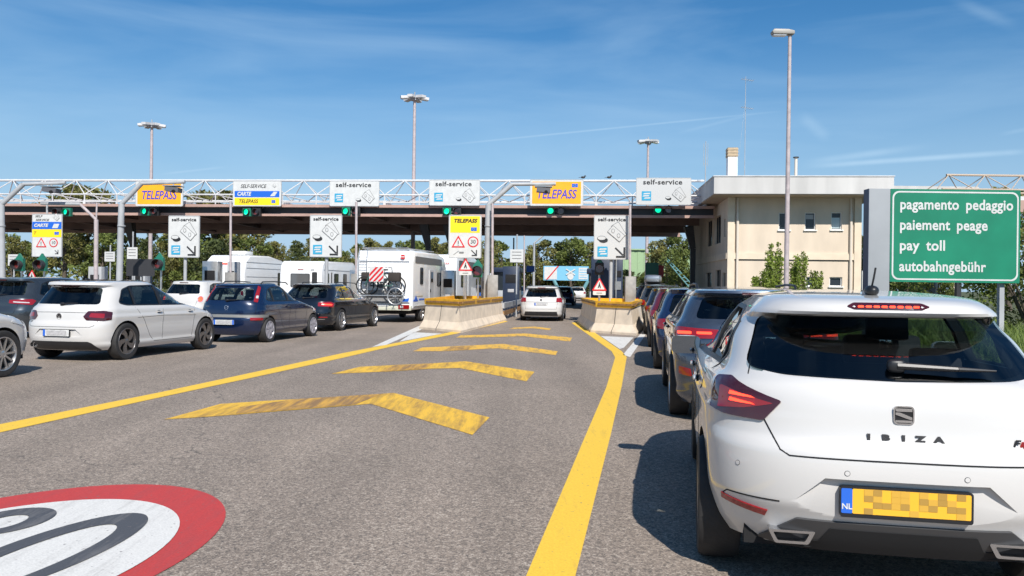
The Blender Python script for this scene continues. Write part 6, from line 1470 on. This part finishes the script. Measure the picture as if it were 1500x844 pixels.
for o in bpy.data.objects:
    if o.parent: kidmap.setdefault(o.parent.name, []).append(o)
spots = []; rnd = random.Random(11)
# (pixel column, pixel row of the crown top, distance, prototype)
TL = [(-40, 335, 100, 0), (8, 340, 96, 1), (42, 352, 102, 4), (96, 264, 92, 2), (128, 268, 100, 0), (150, 335, 88, 1), (186, 340, 104, 3), (222, 332, 92, 5), (252, 338, 96, 0), (286, 336, 90, 4), (318, 274, 105, 0), (352, 278, 108, 2), (330, 345, 84, 3), (372, 348, 86, 1), (406, 352, 95, 2), (436, 350, 90, 5), (462, 356, 84, 4), (505, 366, 104, 1), (540, 348, 96, 0), (452, 346, 98, 2), (520, 356, 99, 4), (478, 362, 106, 0), (572, 352, 101, 2), (618, 352, 97, 4), (655, 350, 99, 0), (18, 345, 90, 2), (235, 345, 100, 4), (390, 350, 102, 0), (566, 368, 110, 3), (596, 350, 92, 1), (640, 346, 90, 2), (668, 344, 86, 5), (706, 346, 84, 0), (736, 352, 92, 4), (762, 372, 118, 3), (790, 352, 112, 0), (812, 350, 116, 3), (836, 346, 110, 1), (858, 350, 112, 0), (884, 372, 110, 3), (912, 392, 90, 3), (944, 396, 104, 1), (978, 345, 78, 0), (1000, 340, 72, 1), (1262, 336, 60, 3), (1288, 340, 58, 4), (1330, 372, 48, 4), (1376, 380, 50, 1), (1480, 268, 62, 2)]
pos_txt = {}
for k, (px, py, Y, i) in enumerate(TL):
    pr = protos[i]; t = copy_tree(pr, None, kidmap); c = at(px, py, Y); hh = [9, 8, 10, 7, 8, 11][i]; s_ = max(.35, c.z/hh); t.location = (c.x, Y, 0); t.scale = (s_*rnd.uniform(.95, 1.25), s_*rnd.uniform(.95, 1.25), s_); t.rotation_euler = (0, 0, rnd.random()*6.28)
    t['category'] = 'tree'; t['group'] = 'trees behind the toll station'; spots.append((px, t))
for p_ in protos:
    for c in list(p_.children): bpy.data.objects.remove(c, do_unlink=True)
    bpy.data.objects.remove(p_, do_unlink=True)
marks = [(-40, 'beyond the left edge pole'), (60, 'behind the banded sign'), (160, 'behind the far left booths'), (215, 'behind the left bent pole'), (270, 'behind the left self-service sign'), (340, 'behind the first motorhome'), (420, 'above the caravan roofs'), (480, 'behind the self-service sign over the caravan'), (560, 'above the motorhome with bicycles'), (680, 'behind the yellow and white sign'), (745, 'left of the white notice plate'), (820, 'above the blue billboard'), (895, 'behind the grey self-service sign'), (960, 'in front of the green shed'), (1000, 'left of the beige building'), (1275, 'right of the beige building'), (1350, 'behind the green sign'), (1480, 'at the far right behind the bush')]
tone = {0: 'olive', 1: 'mid green', 2: 'slim olive', 3: 'dark green', 4: 'bushy mid green', 5: 'slim dark green'}
seen = {}
for (px, py, Y, i), (_, t) in zip(TL, spots):
    m_ = min(marks, key=lambda q: abs(q[0]-px))[1]; sz = 'tall' if py < 300 else ('taller' if py < 348 else 'low'); lab = '%s %s tree %s' % (sz, tone[i], m_)
    k = seen.get(lab, 0); seen[lab] = k+1; t['label'] = lab if k == 0 else lab+', farther right'
# low hedge mass closing the view under the canopy
rnd = random.Random(5); mb = MB()
for k in range(150):
    X = -62+k*.72; Y = 118+rnd.uniform(-5, 5)+max(0, X)*.1; leaves(mb, rnd, (X, Y, rnd.uniform(.8, 2.6)), rnd.uniform(1.3, 2.3), 80, .32, rnd.choice([lv_olive, lv_mid, lv_dark, lv_olive]), .9)
tag(mb.build('undergrowth', fix=False), 'continuous dark undergrowth along the far side of the plaza', 'undergrowth', kind='stuff')
# far wooded rise, and pale ivy wall at the left of the billboard
rnd = random.Random(6); mb = MB()
for k in range(120):
    X = -110+k*1.9; leaves(mb, rnd, (X, 170+rnd.uniform(-8, 8), rnd.uniform(2, 6.2)), rnd.uniform(2.4, 4), 60, .7, rnd.choice([lv_olive, lv_dark, lv_mid]), .9)
tag(mb.build('woodland', fix=False), 'far line of woodland seen under the canopy', 'woodland', kind='stuff')
# saplings in front of the building
def sapling(px, py, Y, w_, label, seed, m=lv_bright, n=1900, leaf=.055, hf=None):
    rnd = random.Random(seed); c = at(px, py, Y); h = c.z; o = empty('sapling', (c.x, Y, 0), 0, label, 'young tree', 'saplings in front of the beige building'); mb = MB(); tips = []
    for k in range(6):
        a = rnd.random()*6.28; t = Vector((w_*.75*math.cos(a)*rnd.random(), w_*.6*math.sin(a)*rnd.random(), h*rnd.uniform(.72, 1.0))); t = Vector((0, 0, h)) if k == 0 else t
        mb.tube([(0, 0, 0), t*.5+Vector((0, 0, h*.05)), t], .02, bark, 5, rr=[.03, .02, .006]); tips.append(t)
    mb.build('stem', o, fix=False); mb = MB()
    for t in tips:
        for j in range(9): q = t*(.35+.65*j/8); leaves(mb, rnd, q, w_*(.34-.02*j), n//54, leaf, m, 1.0, .1)
    mb.build('foliage', o, fix=False)
for k, (px, py, w_, lab) in enumerate([(1122, 398, .8, 'small bushy sapling left of the two tall ones'), (1129, 362, .75, 'tall leafy sapling left of the street lamp'), (1140, 358, .6, 'tallest leafy sapling beside the street lamp'), (1165, 376, .7, 'leafy sapling just right of the street lamp'), (1176, 372, .7, 'second leafy sapling right of the street lamp'), (1195, 400, .7, 'lowest sapling at the right of the row'), (1105, 408, .6, 'low shoot at the left end of the sapling row')]): sapling(px, py, 34+k*.5, w_, lab, 20+k)
# bush at the right, tall grass on the verge
rnd = random.Random(9); c = at(1492, 330, 21); o = empty('leafy_bush', (c.x+.5, 21, 0), 0, 'big leafy bush at the right edge below the green sign', 'bush'); mb = MB()
for k in range(9): a = rnd.random()*6.28; mb.tube([(0, 0, 0), (math.cos(a)*.6, math.sin(a)*.5, 1.4), (math.cos(a)*1.3, math.sin(a)*1.0, 2.6)], .03, bark, 5, rr=[.05, .035, .01])
mb.build('branch', o, fix=False); mb = MB()
for k in range(34): leaves(mb, rnd, (rnd.uniform(-1.7, 1.8), rnd.uniform(-1, 1), rnd.uniform(.4, 3.2)), rnd.uniform(.4, .65), 260, .06, lv_mid if k % 3 else lv_bright, .9, .3)
mb.build('foliage', o, fix=False)
blade_m = leaf_mat('grass blades', (.17, .24, .06), .3)
rnd = random.Random(3); mb = MB()
def verge_x(y):
    for (x0, y0), (x1, y1) in zip(VERGE[:-1], VERGE[1:]):
        if y0 <= y <= y1: return x0+(x1-x0)*(y-y0)/(y1-y0)
    return VERGE[-1][0]
for _ in range(26000):
    y = 4+28*rnd.random()**1.5; x = verge_x(y)+.15+rnd.random()**1.3*5.5; hgt = rnd.uniform(.25, .75)*(1.15 if x-verge_x(y) > 1 else .55); a = rnd.random()*6.28; bx, by = math.cos(a)*.012, math.sin(a)*.012; lx, ly = rnd.gauss(0, .18)*hgt*2, rnd.gauss(0, .18)*hgt*2
    mb.add([(x-bx, y-by, -.02), (x+bx, y+by, -.02), (x+lx*.4+bx*.8, y+ly*.4+by*.8, hgt*.6), (x+lx*.4-bx*.8, y+ly*.4-by*.8, hgt*.6), (x+lx, y+ly, hgt)], [(0, 1, 2, 3), (3, 2, 4)], blade_m)
tag(mb.build('grass', fix=False), 'tall fresh grass on the verge right of the queue', 'grass', kind='stuff')
mb = MB(); n = len(VERGE)
for (x0, y0), (x1, y1) in zip(VERGE[:-1], VERGE[1:]):
    d = Vector((x1-x0, y1-y0, 0)); a = math.atan2(d.y, d.x); mb.box(((x0+x1)/2+.09, (y0+y1)/2, .04), (d.length, .16, .16), concrete_dark, rz=a)
tag(mb.build('kerb'), 'grey concrete kerb along the right verge', 'kerb', kind='structure')

# ------------------------------------------------------------------ things beyond the toll lanes
bill_blue = mat('billboard blue', (.16, .42, .60), .5); turq = mat('turquoise steel', (.13, .30, .32), .5)
Y = 96; c = at(829, 400.5, Y); s_ = Y/F_PX; o = empty('billboard', (c.x, Y, c.z), 0, 'pale blue billboard on slanted turquoise legs over the far road', 'billboard'); w_, h_ = 66*s_, 21*s_
mb = MB(); mb.box((0, 0, 0), (w_, .2, h_), bill_blue); mb.build('panel', o)
mb = MB(); mb.box((-w_*.34, -.12, 0), (w_*.28, .03, h_*.86), sign_white); mb.box((w_*.38, -.12, 0), (w_*.2, .03, h_*.8), sign_white)
for k in range(4): mb.box((w_*.38, -.14, h_*(.25-.17*k)), (w_*.16, .02, h_*.05), bill_blue)
mb.prism([(-w_*.44, -h_*.45), (-w_*.41, -h_*.45), (-w_*.16, h_*.5), (-w_*.19, h_*.5)], -.18, -.14, sign_red)
mb.prism(circ(w_*.1, -h_*.22, h_*.22, 16), -.16, -.11, sign_white); mb.prism(sline(0, h_*.3, w_*.2, -h_*.1, .14), -.18, -.15, sign_white); mb.prism(sline(w_*.2, h_*.3, 0, -h_*.1, .14), -.21, -.18, sign_white); mb.build('printed_field', o)
for sx in (-1, 1): mb = MB(); mb.cyl((sx*.9+.6, 0, -c.z), (sx*2.0+.6, 0, -h_/2), .2, n=8, m=turq); mb.build('leg', o)
Y = 125; c = at(960, 367, Y); o = empty('green_shed', (c.x, Y, 0), 0, 'pale green corrugated shed beyond the canopy', 'shed'); mb = MB(); sg_ = mat('pale green sheet', (.28, .40, .22), .6, noise=.1); x = -8.0
while x < 8: mb.box((x, 0, c.z*.72), (.5, .3+.12*(int(x*2) % 2), c.z*.56), sg_); x += .5
mb.build('upper_wall', o); mb = MB(); mb.box((0, .5, c.z*.22), (15.6, .3, c.z*.44), mat('shed base', (.35, .24, .15), .8)); mb.build('lower_wall', o); mb = MB(); mb.box((0, 3, c.z+.1), (16.6, 7, .2), sg_); mb.build('roof', o)
mb = MB(); mb.box((0, -.3, c.z*.43), (16, 1.2, .15), dark_steel); mb.build('ledge', o)
# turquoise lattice mast near the building
Y = 70; p0, p1 = at(975, 380, Y), at(1002, 412, Y); o = empty('lattice_beam', (p0.x, Y, 0), 0, 'turquoise slanting lattice beam left of the beige building', 'lattice beam'); mb = MB()
A0, A1 = Vector((0, 0, p0.z)), Vector((p1.x-p0.x, 0, p1.z)); off_ = Vector((.2, 0, .15))
mb.tube([A0-(A1-A0)*.0, A1+(A1-A0)*.35], .05, turq, 6); mb.tube([A0+off_*.6, A1+(A1-A0)*.35+off_*1.4], .05, turq, 6)
for k in range(9): u = A0.lerp(A1+(A1-A0)*.35, k/8); v = (A0+off_*.6).lerp(A1+(A1-A0)*.35+off_*1.4, min(1, (k+.5)/8)); mb.tube([u, v], .03, turq, 5)
mb.build('lattice', o); mb = MB(); mb.cyl((A1.x+1, 0, 0), (A1.x+1, 0, 3), .12, n=8, m=turq); mb.build('post', o)
# second gantry and service roof to the right, behind the green sign
Y = 36; a = at(1386, 275, Y); e_ = at(1570, 275, Y); o = empty('far_truss', (a.x, Y, 0), 0, 'brownish lattice girder above the green sign at the right edge', 'truss'); mb = MB(); zt_, zb2 = at(1440, 257, Y).z, at(1440, 280, Y).z; Lx = e_.x-a.x; rustw = mat('weathered girder', (.42, .33, .25), .6)
mb.tube([(0, 0, zt_), (Lx, 0, zt_)], .05, rustw, 8); mb.tube([(-.5, -.6, zb2), (Lx, -.6, zb2)], .04, rustw, 8); mb.tube([(-.5, .6, zb2), (Lx, .6, zb2)], .04, rustw, 8); mb.build('chord', o); mb = MB(); k = 0
while k*1.6 < Lx:
    for yy in (-.6, .6): mb.tube([(k*1.6-.7, yy, zb2), (k*1.6+.1, 0, zt_)], .022, rustw, 5); mb.tube([(k*1.6+.1, 0, zt_), (k*1.6+.9, yy, zb2)], .022, rustw, 5)
    k += 1
mb.build('lattice', o); mb = MB(); mb.box((Lx*.55, 3, zb2-.45), (Lx*.9, 8, .25), white_steel); mb.box((Lx*.6, -1.0, zb2-.75), (Lx*.8, .15, .5), brown_steel); mb.build('roof', o); mb = MB(); mb.cyl((Lx*.3, 2, 0), (Lx*.3, 2, zb2-.5), .15, n=8, m=dark_steel); mb.build('column', o)
Y = 50; a = at(1297, 275, Y); b_ = at(1427, 275, Y); o = empty('service_shelter', (a.x, Y, 0), 0, 'low white roofed shelter partly behind the green sign', 'shelter'); wd = b_.x-a.x; mb = MB(); mb.box((wd/2, 2, a.z-.05), (wd, 5, .22), roof_w); mb.build('roof', o)
for x in (.4, wd*.45, wd-.3): mb = MB(); mb.box((x, 1.5, (a.z-.16)/2), (.34, .34, a.z-.16), wall_band); mb.build('post', o)
mb = MB(); mb.box((wd*.75, 3.5, 1.2), (wd*.4, .2, 2.4), booth_glass); mb.build('glazing', o)
mb = MB(); mb.box((.3, 3.6, 1.4), (.9, .2, 2.6), win_frame); mb.build('door', o)
# two birds on the girder
for px, lab in ((855, 'small dark bird perched on the girder right of the middle orange sign'), (893, 'small dark bird perched on the girder further right')):
    c = at(px, 258.5, 48.2); mb = MB(); selli(mb, (0, 0, .09), (.13, .06, .07), dark_steel, 1, 1); selli(mb, (.12, 0, .17), (.05, .045, .045), dark_steel, 1, 1); mb.box((-.18, 0, .08), (.16, .04, .02), dark_steel); mb.box((.18, 0, .165), (.05, .015, .015), dark_steel); o = mb.build('bird'); o.location = (c.x, 49.6-(px-600)*.0038, zt+.06); tag(o, lab, 'bird', 'birds on the girder')
